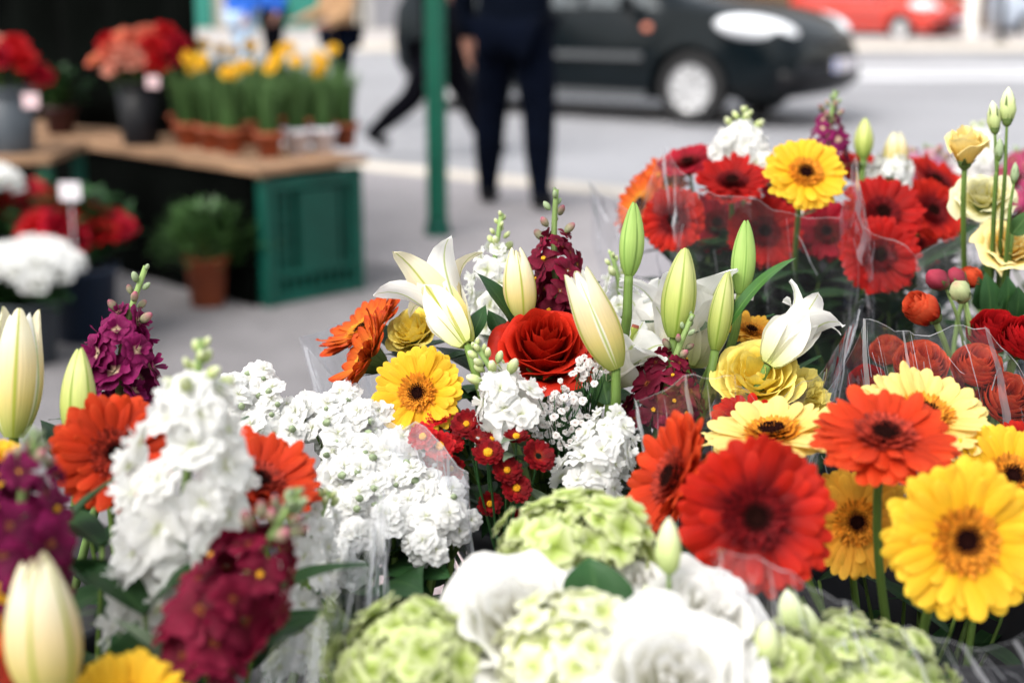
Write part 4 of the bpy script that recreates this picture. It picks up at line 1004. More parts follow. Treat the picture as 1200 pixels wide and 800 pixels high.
# ------------------------------------------------------------------ front right: gerberas
gFR = 'gerberas of the front bouquet'
gerbera(885, 606, .85, .0485, (-.02, -.90, .36), 'scarlet', bFR, 'big red gerbera with a black centre facing us above the white lisianthus', gFR, cup=.15)
gerbera(1131, 633, .85, .0495, (.02, -.92, .34), 'yellow', bFR, 'big yellow gerbera with orange ring and black centre facing us', gFR, cup=.10)
gerbera(1037, 512, .91, .0475, (.0, -.36, .93), 'orange', bFR, 'orange red gerbera held flat on a bare stem above the yellow ones', gFR, cup=.10)
gerbera(1084, 488, 1.0, .047, (.10, -.44, .88), 'pale', bFR, 'pale yellow gerbera right behind the flat orange one', gFR, cup=.2)
gerbera(905, 510, 1.0, .050, (-.14, -.10, .98), 'pale', bFR, 'pale yellow gerbera seen edge on behind the big red one', gFR, cup=.16)
gerbera(790, 560, .93, .045, (-.84, -.2, .42), 'orange', bFR, 'orange red gerbera turned sideways next to the white stock', gFR, cup=.3)
gerbera(1004, 612, .98, .040, (-.1, -.9, .35), 'amber', bFR, 'amber gerbera behind the bare stem, between the big red and big yellow ones', gFR, cup=.14)
gerbera(1186, 560, .97, .042, (.1, -.6, .75), 'yellow', bFR, 'yellow gerbera behind the big yellow one', gFR, cup=.2)
gerbera(1198, 520, 1.06, .024, (0, -.4, .9), 'scarlet', bFR, 'small red gerbera above the yellow one behind', gFR)
gerbera(880, 492, 1.08, .032, (0, -.2, .95), 'scarlet', bFR, 'dark red gerbera barely showing over the pale yellow one', gFR)
for i, (x, y, d) in enumerate(((1120, 780, .95), (1180, 760, 1.0), (1060, 740, 1.0), (960, 740, .98), (1150, 720, 1.02), (1010, 720, 1.02), (1090, 720, 1.05), (880, 700, .98), (1200, 700, 1.05))):
    pts = bez(P(x, y - 90, d + .05), P(x, y, d + .03), bFR + V(((i - 4) * .02, .02, .1)), bFR + V(((i - 4) * .018, .02, 0)), 8)
    foliage(P(x, y - 60, d + .06), bFR + V(((i - 4) * .016, .03, 0)), 7, .09, .016, 'dark narrow-leaved greenery around the gerbera stems', group='greenery around the gerbera stems')

# ------------------------------------------------------------------ back: red gerberas
gB = 'flowers of the bouquet behind the lilies'
k = 1.5
gerbera(790, 258, 1.46, .035, (-.38, -.86, .35), 'scarlet', bBack, 'bright red gerbera facing left at the outer edge of the back bouquet', gB, cup=.2)
gerbera(752, 240, 1.54, .038, (-.8, -.35, .5), 'rust', bBack, 'rust orange gerbera on the outer edge of the back bouquet, beside white film', gB, cup=.25)
gerbera(806, 192, 1.6, .036, (-.25, -.3, .9), 'crim', bBack, 'dark red gerbera under the white film tip', gB, cup=.2)
gerbera(858, 214, 1.5, .040, (-.05, -.45, .88), 'red', bBack, 'deep red gerbera left of the yellow one in the back bouquet', gB, cup=.22)
gerbera(896, 272, 1.52, .041, (-.05, -.85, .4), 'red', bBack, 'red gerbera dulled by the film in front of it, under the yellow one', gB, cup=.15)
gerbera(944, 204, 1.42, .043, (.02, -.72, .68), 'yellow', bBack, 'yellow gerbera with dark eye, tallest in the back bouquet', gB, cup=.14)
gerbera(888, 192, 1.55, .025, (-.1, -.4, .9), 'yellow', bBack, 'small yellow gerbera half hidden left of the tall yellow one', gB)
gerbera(1034, 250, 1.5, .045, (.02, -.72, .66), 'red', bBack, 'large red gerbera just above the darkest one', gB, cup=.2)
gerbera(1030, 300, 1.43, .0425, (.0, -.88, .42), 'red', bBack, 'darkest red gerbera, lowest in the back bouquet', gB, cup=.16)
gerbera(1092, 248, 1.56, .040, (.3, -.75, .6), 'scarlet', bBack, 'red gerbera beside the green ivory lisianthus', gB, cup=.2)
gerbera(1096, 212, 1.65, .040, (.3, -.4, .85), 'scarlet', bBack, 'red gerbera below the mauve stocks', gB, cup=.25)
gerbera(1010, 200, 1.66, .036, (.1, -.4, .9), 'scarlet', bBack, 'red gerbera between the green bud and the tall yellow gerbera', gB, cup=.2)
gerbera(840, 262, 1.6, .038, (-.1, -.8, .5), 'crim', bBack, 'crimson gerbera deep between the leftmost red one and the film-dulled one', gB, cup=.2)
gerbera(1066, 285, 1.6, .038, (.2, -.8, .5), 'red', bBack, 'deep red gerbera behind the darkest one, toward the round buds', gB, cup=.2)
gerbera(925, 226, 1.62, .036, (0, -.5, .8), 'crim', bBack, 'crimson gerbera tucked right behind the tall yellow one', gB, cup=.2)
gerbera(776, 214, 1.62, .036, (-.4, -.5, .8), 'rust', bBack, 'rust orange gerbera farthest back beside the dark red one under the film tip', gB, cup=.2)
gerbera(968, 272, 1.56, .036, (0, -.8, .5), 'crim', bBack, 'crimson gerbera in shade behind the yellow one\'s stem', gB, cup=.2)
stock((875, 128), (872, 196), 1.56, bBack, 'white stock with lime buds topping the back bouquet', gB, 'purew', wpx=38, n=20, fs=19, buds=8, start=.3, bx=1.0)
stock((980, 108), (972, 190), 1.62, bBack, 'burgundy stock rising behind the tall yellow gerbera', gB, 'plum', wpx=27, n=14, fs=13, budm='bud_p', kind='single', buds=12, start=.35, bx=1.1)
lilybud((1012, 186), (1014, 138), 1.6, 11, bBack, 'slim lime lily bud in the back bouquet', gB, m='lbud')
lilybud((1048, 200), (1050, 155), 1.62, 14, bBack, 'whitish lily bud among white stock florets', gB, op=.12, m='lilyback')
stock((1046, 180), (1040, 226), 1.62, bBack, 'short white stock around the whitish lily bud', gB, 'purew', wpx=34, n=18, fs=16, buds=3, start=.05)
for i, (x, y, d) in enumerate(((830, 300, 1.56), (900, 320, 1.58), (960, 330, 1.55), (1000, 330, 1.6), (1070, 320, 1.55), (870, 340, 1.5), (930, 250, 1.62), (1110, 300, 1.62), (790, 310, 1.58), (840, 260, 1.62), (880, 300, 1.55), (1040, 345, 1.5), (815, 330, 1.52), (940, 350, 1.48), (985, 300, 1.62), (1090, 300, 1.66), (905, 230, 1.68), (1060, 240, 1.7), (1000, 260, 1.68))):
    foliage(P(x, y, d), bBack + V(((i - 4) * .016, .0, 0)), 22, .085, .032, 'dark leafy greenery under the red gerberas', group='greenery under the red gerberas')

# ------------------------------------------------------------------ right: ranunculus, lisianthus
gR = 'ranunculus in the grey bucket'
def ran(px, py, d, r, n, m, label, kind='ranun'):
    curl(kind, px, py, d, r, n, bRan, label, gR, 'ranunculus_flower', 'ranunculus', m, stem='stem_pale')
ran(1080, 426, 1.16, .0275, (-.05, -.55, .83), 'ran_o', 'orange ranunculus with a tight spiral heart, seen through the film')
ran(1084, 364, 1.2, .020, (-.75, -.35, .5), 'ran_o', 'orange ranunculus half closed and lying sideways below the wine buds', 'ranunclosed')
ran(1165, 388, 1.2, .027, (-.1, -.5, .85), 'ran_r', 'red ranunculus under the lisianthus stems')
ran(1200, 396, 1.18, .026, (.1, -.6, .8), 'ran_r', 'red ranunculus next to the one under the lisianthus stems')
ran(1145, 428, 1.17, .026, (0, -.6, .8), 'ran_o', 'light orange ranunculus behind the film streak')
ran(1180, 466, 1.16, .028, (.1, -.7, .7), 'ran_o', 'orange ranunculus above the yellow gerbera behind the big one')
ran(1016, 446, 1.24, .020, (-.3, -.6, .7), 'ran_r', 'small red ranunculus low in the film corner')
ran(1040, 410, 1.28, .020, (-.3, -.4, .8), 'ran_o', 'small salmon ranunculus dim behind the film')
ran(1138, 325, 1.3, .015, (.3, -.3, .9), 'ran_o', 'small orange ranunculus behind the green bud')
ran(1120, 462, 1.2, .022, (0, -.6, .8), 'ran_r', 'red ranunculus below the spiral-hearted orange one')
def ranbud(px, py, d, r, z, m, label):
    p0 = P(px, py, d); z = V(z).normalized(); pts = stem_curve(p0 - z * r, z, bRan)
    root = thing('ranunculus_bud', label, 'flower bud', pts[-1], gR)
    mb = MB(); mb.lathe([(r * .2, -r), (r * .75, -r * .75), (r, -.1 * r), (r * .85, r * .45), (r * .4, r * .85), (.0003, r * .9)], n=16, rfn=lambda t, u: 1 + .10 * math.sin(4 * t + 6 * u))
    child(root, 'bud', mb.mesh('bud', M[m]), frame(z, 0, p0) @ Matrix.Diagonal((.92, .92, 1.18, 1)))
    child(root, 'calyx', calyx_mesh(r, r * 1.3, 5, 3, .5).mesh('calyx', M['calyx']), frame(z, 0, p0 - z * r * .5))
    child(root, 'stem', stem_mesh(root, pts, .0014, .0026, 'stem_pale'))
ranbud(1098, 327, 1.22, .0098, (-.7, -.2, .5), 'bud_rr', 'round wine red ranunculus bud')
ranbud(1125, 341, 1.18, .0095, (-.5, -.4, .7), 'bud_rg', 'round green ranunculus bud beside the wine red one')
ranbud(1121, 325, 1.28, .009, (-.5, .2, .8), 'bud_rr', 'small reddish ranunculus bud behind the green one')
for i, (x, y, d) in enumerate(((1060, 440, 1.28), (1120, 420, 1.28), (1170, 430, 1.26), (1090, 470, 1.22))):
    foliage(P(x, y, d), bRan + V(((i - 1.5) * .02, .02, 0)), 10, .045, .014, 'grey green leaves among the ranunculus', m='leaf_grey', group='greenery among the ranunculus')
gS = 'lisianthus stems beside the ranunculus'
curl('liscup', 1131, 178, 1.3, .0185, (-.12, -.25, .96), bLis, 'cream yellow lisianthus cup held upright on a thin green stem', gS, 'lisianthus_flower', 'lisianthus', 'cream', roll=.3)
curl('lis', 1152, 230, 1.36, .027, (-.3, -.6, .7), bLis, 'greenish ivory lisianthus behind the thin stems', gS, 'lisianthus_flower', 'lisianthus', 'ivory')
curl('lis', 1184, 288, 1.32, .0265, (0, -.7, .7), bLis, 'buttery yellow lisianthus beneath the thin stems', gS, 'lisianthus_flower', 'lisianthus', 'cream')
lisbud((1166, 154), (1163, 118), 1.28, 8, bLis, 'green lisianthus bud left of the tallest one', gS, stempx=(1168, 200))
lisbud((1180, 144), (1182, 102), 1.28, 9.5, bLis, 'tallest green ivory lisianthus bud', gS, stempx=(1178, 200))
lisbud((1170, 186), (1172, 162), 1.28, 6, bLis, 'small green lisianthus bud midway down a stem', gS, m='bud_g', stempx=(1167, 205))
lisbud((1188, 214), (1190, 190), 1.28, 5, bLis, 'tiny green lisianthus bud on a side branch', gS, m='bud_g', stempx=(1184, 240))
for i, (a, b, w) in enumerate((((1160, 372), (1158, 318), .022), ((1178, 365), (1186, 322), .02), ((1186, 275), (1206, 244), .02), ((1150, 362), (1142, 326), .018), ((1190, 372), (1198, 335), .02))):
    leaf_thing(P(*a, 1.3), P(*b, 1.29), w, bLis, ('dark oval lisianthus leaf on the middle stem', 'dark lisianthus leaf below the buttery bloom', 'green lisianthus leaf beside the tiny bud', 'dark lisianthus leaf above the round buds', 'dark lisianthus leaf close above the red ranunculus')[i], m='leaf_mid' if i == 2 else 'leaf', bend=.5, up=(.1, -1, .3), group=gS)
gM = 'blurred stocks far behind the lisianthus'
stock((1085, 172), (1088, 262), 1.95, bMau, 'blurred mauve stock behind the red gerberas', gM, 'mauve', wpx=42, n=26, fs=18, buds=4, budm='bud_p', start=.08)
stock((1150, 145), (1150, 240), 1.98, bMau, 'blurred white stock behind the cream lisianthus cup', gM, 'purew', wpx=40, n=26, fs=18, buds=5, start=.1)
stock((1200, 175), (1196, 260), 1.9, bMau, 'blurred magenta stock behind the tallest lisianthus stems', gM, 'magenta', wpx=44, n=26, fs=18, buds=4, budm='bud_p', start=.08)
stock((1122, 178), (1118, 262), 2.02, bMau, 'blurred pale pink stock between the mauve and white ones', gM, 'mauve', wpx=38, n=22, fs=17, buds=4, budm='bud_p', start=.1)
for i in range(5):
    foliage(P(1085 + i * 28, 275, 1.96), bMau + V(((i - 2) * .02, 0, 0)), 10, .07, .02, 'dark leaves under the blurred mauve stocks', group='greenery under the mauve stocks')

# ------------------------------------------------------------------ cellophane
gW = 'clear cellophane sheets round the bouquets'
wrap([(545, 690, 1.06), (548, 610, 1.02), (549, 552, 1.01), (500, 503, 1.03), (455, 496, 1.04), (437, 480, 1.06), (405, 455, 1.13), (352, 398, 1.25), (420, 372, 1.33)], bC + V((0, 0, .06)), .06, -PI * .5, -PI * 1.15,
     'milky clear film over the red chrysanthemums, its tip sticking out past the rust gerbera', m='film_v', seed=1, fold_glints=((.99, .35, .0022), (.86, .5, .003), (.93, .4, .0015), (.72, .4, .0015), (.3, .5, .0012)))
wrap([(1010, 352, 1.32), (1003, 358, 1.24), (985, 405, 1.17), (950, 445, 1.12), (890, 478, 1.07), (858, 432, 1.03), (800, 447, 1.01), (742, 470, 1.0), (757, 525, .99), (775, 600, 1.0), (770, 680, 1.03)], bC + V((0.01, 0, .06)), .06, PI * .1, -PI * .45,
     'clear creased film in front of the burgundy stock and the yellow rose', m='film', seed=2, amp=.006, fold_glints=((.10, .45, .004), (.19, .4, .005), (.26, .35, .003), (.36, .3, .002), (.60, .25, .004), (.70, .35, .006), (.80, .3, .002), (.16, .3, .0015), (.5, .4, .0015)))
wrap([(965, 500, 1.1), (975, 462, 1.1), (1016, 377, 1.13), (1050, 388, 1.12), (1090, 392, 1.1), (1150, 378, 1.1), (1190, 430, 1.08), (1225, 480, 1.08)], bRan + V((0, 0, .05)), .06, PI * 1.02, PI * 1.95,
     'clear film sheet standing in front of the ranunculus', m='film', seed=3, amp=.005, fold_glints=((.29, .3, .0025), (.71, .35, .0035), (.45, .3, .0015), (.15, .3, .002)))
wrap([(690, 215, 1.62), (735, 250, 1.5), (770, 200, 1.45), (782, 176, 1.42), (812, 215, 1.38), (880, 236, 1.36), (925, 250, 1.36), (985, 258, 1.35), (1001, 178, 1.36), (1010, 260, 1.36), (1070, 300, 1.38), (1145, 262, 1.46), (1150, 300, 1.56)], bBack + V((0, 0, .1)), .08, PI * .95, PI * 2.05,
     'clear film round the back bouquet with white tips beside the rust orange gerbera', m='film', seed=4, amp=.007, fold=1.3, fold_glints=((.02, .2, .010), (.06, .14, .008), (.09, .16, .010), (.25, .3, .006), (.29, .2, .003), (.665, .35, .004), (.70, .3, .0025), (.92, .3, .004)))
wrap([(820, 640, .86), (850, 648, .80), (905, 662, .79), (960, 690, .80), (1010, 720, .81), (1080, 740, .8), (1150, 760, .8), (1230, 720, .82)], bFR + V((0, 0, .06)), .075, PI * 1.05, PI * 1.95,
     'clear film low in front of the big red gerbera and the dark gerbera stems', m='film', seed=5, amp=.007, fold_glints=((.3, .3, .0012), (.5, .4, .0014), (.66, .4, .001), (.8, .5, .0012), (.9, .4, .001)))
wrap([(300, 788, .70), (340, 742, .72), (378, 712, .74), (430, 600, .84), (452, 588, .92), (440, 560, 1.0)], bL + V((0.02, 0, .06)), .07, -PI * .5, PI * .1,
     'milky clear film standing between the blurred burgundy stock and the dark kalanchoe leaves', m='film', seed=6, amp=.006, bulge=.015, fold_glints=((.8, .6, .0014), (.9, .6, .001), (.35, .3, .001)))
# ------------------------------------------------------------------ street frame: A along the road, N across it
A = V((.8, -.6, 0)); N = V((.6, .8, 0))
def S(s, q, z=0.0): return A * s + N * q + V((0, 0, z))
RA = math.atan2(A.y, A.x)
ROT = Matrix.Rotation(RA, 4, 'Z')
KQ = 7.2          # near kerb
FK = 21.0         # far kerb

def ground_mat(name, c, var=.18, rough=.85, sc1=.35, sc2=6.0, speck=.2, spec=.4, cracks=0.0):
    m, nt, out = nodes(name); L = nt.links.new
    tc = nd(nt, 'ShaderNodeTexCoord')
    n1 = nd(nt, 'ShaderNodeTexNoise', Scale=sc1, Detail=5.0); L(tc.outputs['Object'], n1.inputs['Vector'])
    n2 = nd(nt, 'ShaderNodeTexNoise', Scale=sc2, Detail=6.0); L(tc.outputs['Object'], n2.inputs['Vector'])
    n3 = nd(nt, 'ShaderNodeTexVoronoi', Scale=120.0); L(tc.outputs['Object'], n3.inputs['Vector'])
    a = nd(nt, 'ShaderNodeMapRange'); L(n1.outputs[0], a.inputs[0]); a.inputs[1].default_value = .3; a.inputs[2].default_value = .7; a.inputs[3].default_value = 1 - var; a.inputs[4].default_value = 1 + var
    b = nd(nt, 'ShaderNodeMapRange'); L(n2.outputs[0], b.inputs[0]); b.inputs[1].default_value = .3; b.inputs[2].default_value = .7; b.inputs[3].default_value = 1 - var * .6; b.inputs[4].default_value = 1 + var * .6
    d = nd(nt, 'ShaderNodeMapRange'); L(n3.outputs['Color'], d.inputs[0]); d.inputs[3].default_value = 1 - speck; d.inputs[4].default_value = 1 + speck
    m1 = nd(nt, 'ShaderNodeMath', _operation='MULTIPLY'); L(a.outputs[0], m1.inputs[0]); L(b.outputs[0], m1.inputs[1])
    m2 = nd(nt, 'ShaderNodeMath', _operation='MULTIPLY'); L(m1.outputs[0], m2.inputs[0]); L(d.outputs[0], m2.inputs[1])
    hs = nd(nt, 'ShaderNodeHueSaturation', Color=c4(c)); L(m2.outputs[0], hs.inputs['Value'])
    bp = nd(nt, 'ShaderNodeBump', Strength=.3, Distance=.004); L(n3.outputs[0], bp.inputs['Height'])
    pr = nd(nt, 'ShaderNodeBsdfPrincipled', Roughness=rough); pr.inputs['Specular IOR Level'].default_value = spec
    L(hs.outputs[0], pr.inputs['Base Color']); L(bp.outputs[0], pr.inputs['Normal']); L(pr.outputs[0], out.inputs[0])
    return m
M['pave'] = ground_mat('pavement_asphalt', (.165, .156, .16), .2)
M['road'] = ground_mat('road_asphalt', (.295, .295, .313), .14, rough=.6, spec=.4)
M['kerb'] = ground_mat('kerb_stone', (.62, .56, .48), .15)
M['paint'] = ground_mat('road_paint', (.60, .60, .62), .15)
M['slab'] = ground_mat('far_slabs', (.42, .39, .38), .12)

def strip(name, q0, q1, z, m, s0=-90, s1=90, thick=0):
    mb = MB()
    if thick: mb.box((0, 0, 0), (s1 - s0, q1 - q0, thick), None); me = mb.mesh(name, m, smooth=False); o = struct(name, me); o.matrix_world = Matrix.Translation(S((s0 + s1) / 2, (q0 + q1) / 2, z - thick / 2)) @ ROT
    else:
        mb.grid(1, 1, lambda u, w: ((s1 - s0) * (u - .5), -w * (q1 - q0) / 2, 0)); me = mb.mesh(name, m); o = struct(name, me); o.matrix_world = Matrix.Translation(S((s0 + s1) / 2, (q0 + q1) / 2, z)) @ ROT
    return o
mb = MB(); mb.grid(1, 1, lambda u, w: ((u - .5) * 600, -w * 300, 0)); g = struct('ground', mb.mesh('ground', M['road'])); g.location = (0, 0, -.13)
strip('road', KQ + .2, 300, -.125, M['road'], -200, 200)
M['slab2'] = ground_mat('pale_paving', (.28, .262, .27), .2)
strip('near_pavement', -14, KQ, 0, M['pave'])
strip('paving_band', 4.75, KQ - .01, .004, M['slab2'])
strip('near_kerb', KQ, KQ + .32, .002, M['kerb'], thick=.14)
def strip_x(name, y0, y1, x0, x1, z, m, thick=0):
    mb = MB()
    if thick: mb.box((0, 0, -thick / 2), (x1 - x0, y1 - y0, thick))
    else: mb.grid(1, 1, lambda u, w: ((x1 - x0) * (u - .5), -w * (y1 - y0) / 2, 0))
    o = struct(name, mb.mesh(name, m, smooth=False)); o.location = ((x0 + x1) / 2, (y0 + y1) / 2, z); return o
FKY, FFY = 29.0, 38.0
strip_x('far_kerb', FKY, FKY + .3, -70, 90, .002, M['kerb'], .14)
strip_x('far_pavement', FKY + .3, FFY + 2, -70, 90, 0, M['slab'], .14)
strip_x('lane_marking', 20.4, 21.9, 4.5, 40, -.113, M['paint'])
strip_x('lane_marking', 22.6, 23.8, 4.5, 40, -.113, M['paint'])
for i in range(5): strip_x('lane_marking', 25.2, 25.4, -20 + i * 5, -17.5 + i * 5, -.113, M['paint'])

# ------------------------------------------------------------------ far street front
def facade(s0, s1, label, wall, front, door=None, Hh=9.0):
    w = s1 - s0
    root = thing('street_building', label, 'building', V(((s0 + s1) / 2, FFY, 0))); RM = Matrix.Translation(root.location)
    def pc(name, c, s, m): 
        mb = MB(); mb.box((0, 0, 0), s); return child(root, name, mb.mesh(name, m, smooth=False), RM @ Matrix.Translation(c))
    pc('wall', (0, 2.2, 3.4 + (Hh - 3.4) / 2), (w, 4.0, Hh - 3.4), wall)
    pc('ground_floor', (0, 2.25, 1.7), (w - .02, 4.0, 3.38), wall)
    pc('cornice', (0, .1, 3.5), (w, .3, .22), wall)
    n = max(1, int(w / 3))
    for i in range(n):
        x = -w / 2 + (i + .5) * w / n
        fr = pc('shopfront', (x, .16, 1.3), (w / n - .5, .2, 2.55), front)
        g_ = pc('shop_window', (x, .045, 1.75), (w / n - 1.1, .03, 1.4), M['glassd'])
        pc('window', (x, .19, 5.4), (1.1, .06, 1.7), M['glassd'])
    return root
M['glassd'] = mat('dark_window_glass', (.03, .04, .045), rough=.08, spec=.8, var=.2)
M['wall1'] = mat('cream_render', (.46, .42, .36), rough=.9, var=.1, scale=.8)
M['wall2'] = mat('grey_render', (.38, .37, .36), rough=.9, var=.1, scale=.8)
M['wall3'] = mat('brown_stone', (.16, .10, .055), rough=.9, var=.2, scale=1.2)
M['teal'] = mat('teal_shopfront', (.01, .17, .13), rough=.5, var=.2)
M['ochre'] = mat('brown_shopfront', (.15, .09, .045), rough=.5, var=.2)
M['greyf'] = mat('grey_shopfront', (.2, .2, .22), rough=.5, var=.2)
facade(-40, -22, 'grey building far across the street, at the end of its row', M['wall2'], M['greyf'])
facade(-21.9, -4, 'cream building across the street with teal shopfronts', M['wall1'], M['teal'])
facade(-3.9, 6, 'grey building across the street behind the dark car', M['wall2'], M['greyf'])
facade(6.1, 13.5, 'brown building across the street behind the red car', M['wall3'], M['ochre'])
facade(13.6, 36, 'cream building with grey shopfronts beyond the white post', M['wall1'], M['greyf'])
pw = H(1137, 44); mb = MB(); mb.lathe([(.16, 0), (.16, .1), (.13, .14), (.13, 3.0), (.1, 3.05), (.001, 3.1)], n=20)
single('white_post', mb.mesh('white_post', mat('white_post_paint', (.75, .72, .68), rough=.6)), 'thick white post standing on the far pavement right of the red car', 'post', pw)
pw = H(1172, 50)
r_ = thing('street_bollard', 'thin dark metal street post beside the white post', 'post', pw)
mb = MB(); mb.lathe([(.09, 0), (.09, .12), (.055, .16), (.05, 2.6), (.06, 2.62), (.001, 2.7)], n=16); child(r_, 'post', mb.mesh('post', M['black_plastic']), Matrix.Translation(pw))
mb = MB(); mb.lathe([(.12, 0), (.12, .05), (.09, .06)], n=16); child(r_, 'base', mb.mesh('base', M['black_plastic']), Matrix.Translation(pw))

# ------------------------------------------------------------------ cars
def car(loc, heading, label, paint, name='parked_car', plate=True, bumper=None, k_=1.0):
    "small hatchback: +X is forward, loc is the ground point under its middle"
    root = thing(name, label, 'car', loc)
    RM = Matrix.Translation(loc) @ Matrix.Rotation(heading, 4, 'Z') @ Matrix.Diagonal((k_, k_, k_, 1))
    # stations along x: (x, z_bottom, z_sill, z_belt, z_top, half width at sill, at belt, at top)
    ST = [(-1.98, .46, .55, .78, .82, .60, .62, .45), (-1.90, .28, .42, .92, 1.02, .74, .72, .55), (-1.70, .22, .34, .96, 1.34, .81, .78, .56), (-1.35, .20, .30, .96, 1.45, .83, .80, .56),
          (-.75, .19, .28, .95, 1.49, .835, .81, .58), (-.1, .19, .28, .93, 1.49, .835, .81, .58), (.40, .19, .28, .94, 1.42, .835, .81, .56), (.85, .19, .28, .96, 1.17, .835, .81, .57), (1.15, .20, .30, .97, 1.04, .835, .80, .60),
          (1.45, .21, .32, .945, 1.00, .835, .80, .60), (1.76, .22, .34, .89, .94, .83, .78, .58), (2.0, .23, .36, .82, .86, .80, .74, .56), (2.13, .25, .40, .70, .75, .75, .69, .52), (2.20, .32, .44, .58, .63, .66, .61, .46)]
    bmv = []; mb = MB()
    for (x, zb, zs, zl, zt, ws, wb, wt) in ST:
        half = [(0, zb), (ws * .8, zb), (ws * .97, zs), (ws + .015, zs + (zl - zs) * .45), (wb, zl), (wb * .35 + wt * .65, zl + (zt - zl) * .8), (wt * .72, zt), (0, zt + .015)]
        ring = [(x - (0 if x < 1.7 else .10 * (y / .8) ** 2 * (x - 1.6)), -y, z) for y, z in half] + [(x - (0 if x < 1.7 else .10 * (y / .8) ** 2 * (x - 1.6)), y, z) for y, z in reversed(half[1:-1])]
        bmv.append(ring)
    k = len(bmv[0])
    for r in bmv:
        for p in r: mb.v.append(p); mb.a.append((0, 0, 0))
    for i in range(len(bmv) - 1):
        for j in range(k):
            j2 = (j + 1) % k
            mb.f.append((i * k + j, (i + 1) * k + j, (i + 1) * k + j2, i * k + j2)); mb.m.append(0)
    mb.f.append(tuple(range(k))); mb.m.append(0); mb.f.append(tuple((len(bmv) - 1) * k + j for j in reversed(range(k)))); mb.m.append(0)
    me = mb.mesh('body', paint)
    bm = bmesh.new(); bm.from_mesh(me); bmesh.ops.recalc_face_normals(bm, faces=bm.faces); bm.to_mesh(me); bm.free()
    body = child(root, 'body', me, RM)
    # wheel arches cut out of the body
    cuts = []
    for x in (-1.25, 1.25):
        for sy in (-1, 1):
            cb = MB(); cb.tube([(x, sy * .50, .30), (x, sy * 1.2, .30)], .365, n=32)
            co = bpy.data.objects.new('cut', cb.mesh('cut', paint)); COL.objects.link(co); co.matrix_world = RM; cuts.append(co)
            b2 = bmesh.new(); b2.from_mesh(co.data); bmesh.ops.recalc_face_normals(b2, faces=b2.faces); b2.to_mesh(co.data); b2.free()
            md = body.modifiers.new('b', 'BOOLEAN'); md.object = co; md.operation = 'DIFFERENCE'; md.solver = 'EXACT'
    bpy.context.view_layer.update()
    dg = bpy.context.evaluated_depsgraph_get(); nm = bpy.data.meshes.new_from_object(body.evaluated_get(dg)); body.modifiers.clear(); body.data = nm
    for co in cuts: bpy.data.objects.remove(co)
    for p in nm.polygons: p.use_smooth = True
    try: nm.set_sharp_from_angle(angle=math.radians(32))
    except Exception: pass
    def part(nme, m, fn, smooth=True, par=None):
        q = MB(); fn(q); o = child(root, nme, q.mesh(nme, m, smooth=smooth), RM); return o
    # wheels
    for x in (-1.25, 1.25):
        for sy in (-1, 1):
            y = sy * .71
            def tyre(q): 
                prof = [(.20, -.09), (.285, -.095), (.305, -.06), (.308, 0), (.305, .06), (.285, .095), (.20, .09), (.2, -.09)]
                b = len(q.v); q.lathe(prof, n=36); q.v[b:] = [(vx + x, sy * vz + y, vy + .308) for vx, vy, vz in q.v[b:]]
            wh = part('wheel', M['tyre'], tyre)
            def rim(q):
                b = len(q.v); q.lathe([(.001, .075), (.05, .078), (.07, .068), (.19, .062), (.205, .085), (.208, .0)], n=36)
                for i in range(9):
                    t = i / 9 * 2 * PI; q.tube([(.05 * math.cos(t), .05 * math.sin(t), .076), (.195 * math.cos(t), .195 * math.sin(t), .074)], .016, n=6)
                q.v[b:] = [(vx + x, sy * vz + y, vy + .308) for vx, vy, vz in q.v[b:]]
            q = MB(); rim(q); sub(wh, 'rim', q.mesh('rim', M['alloy']))
    # glass: side windows, windscreen, rear window lying 6 mm proud of the greenhouse
    def quad(q, a, b, c, d): 
        q.grid(6, 4, lambda u, w: V(a).lerp(V(b), u).lerp(V(d).lerp(V(c), u), (w + 1) / 2))
    for sy in (-1, 1):
        for (xa, xb, ta, tb) in ((-.62, .18, -.62, .10), (.24, .98, .16, .42), (-1.5, -.68, -1.42, -.68)):
            part('side_window', M['glassd'], lambda q: quad(q, (xa, sy * .815, .965), (xb, sy * .818, .95), (tb, sy * .652, 1.375), (ta, sy * .652, 1.385)))
        # headlight
        def hl(q):
            q.ball((0, 0, 0), 1.0, 12, sq=(.35, .125, .11)); cs, sn = math.cos(-sy * .50), math.sin(-sy * .50)
            q.v = [(1.80 + x * cs - y * sn, sy * .715 + x * sn + y * cs, .80 + z - .12 * x) for x, y, z in q.v]
        part('headlight', M['lamp'], hl)
        part('mirror', paint, lambda q: q.ball((.72, sy * .95, 1.0), .1, 8, sq=(.6, 1.1, .75)))
        part('door_strip', M['trimg'], lambda q: q.box((-.05, sy * .862, .56), (1.75, .02, .055)), False)
        part('sill', M['trimg'], lambda q: q.box((0, sy * .835, .235), (1.70, .03, .06)), False)
        part('indicator', M['amber'], lambda q: q.ball((.86, sy * .845, .80), .045, 6, sq=(1.1, .3, .7)))
        part('door_handle', paint, lambda q: q.box((-.42, sy * .852, .80), (.17, .03, .035)), False)
    part('windscreen', M['glassd'], lambda q: quad(q, (1.06, -.60, .985), (1.06, .60, .985), (.44, .46, 1.425), (.44, -.46, 1.425)))
    def arc(q, z, hgt, x0, hw, cv): q.grid(1, 10, lambda u, w: (x0 - cv * w * w, w * hw, z + hgt * (u - .5)))
    part('grille', M['black_plastic'], lambda q: arc(q, .66, .09, 2.195, .46, .05))
    part('bumper', bumper or M['black_plastic'], lambda q: q.tube([(2.0, -.74, .40), (2.14, -.52, .40), (2.19, 0, .40), (2.14, .52, .40), (2.0, .74, .40)], .10, n=10))
    def pl(q): q.box((2.295, 0, .50), (.012, .50, .11))
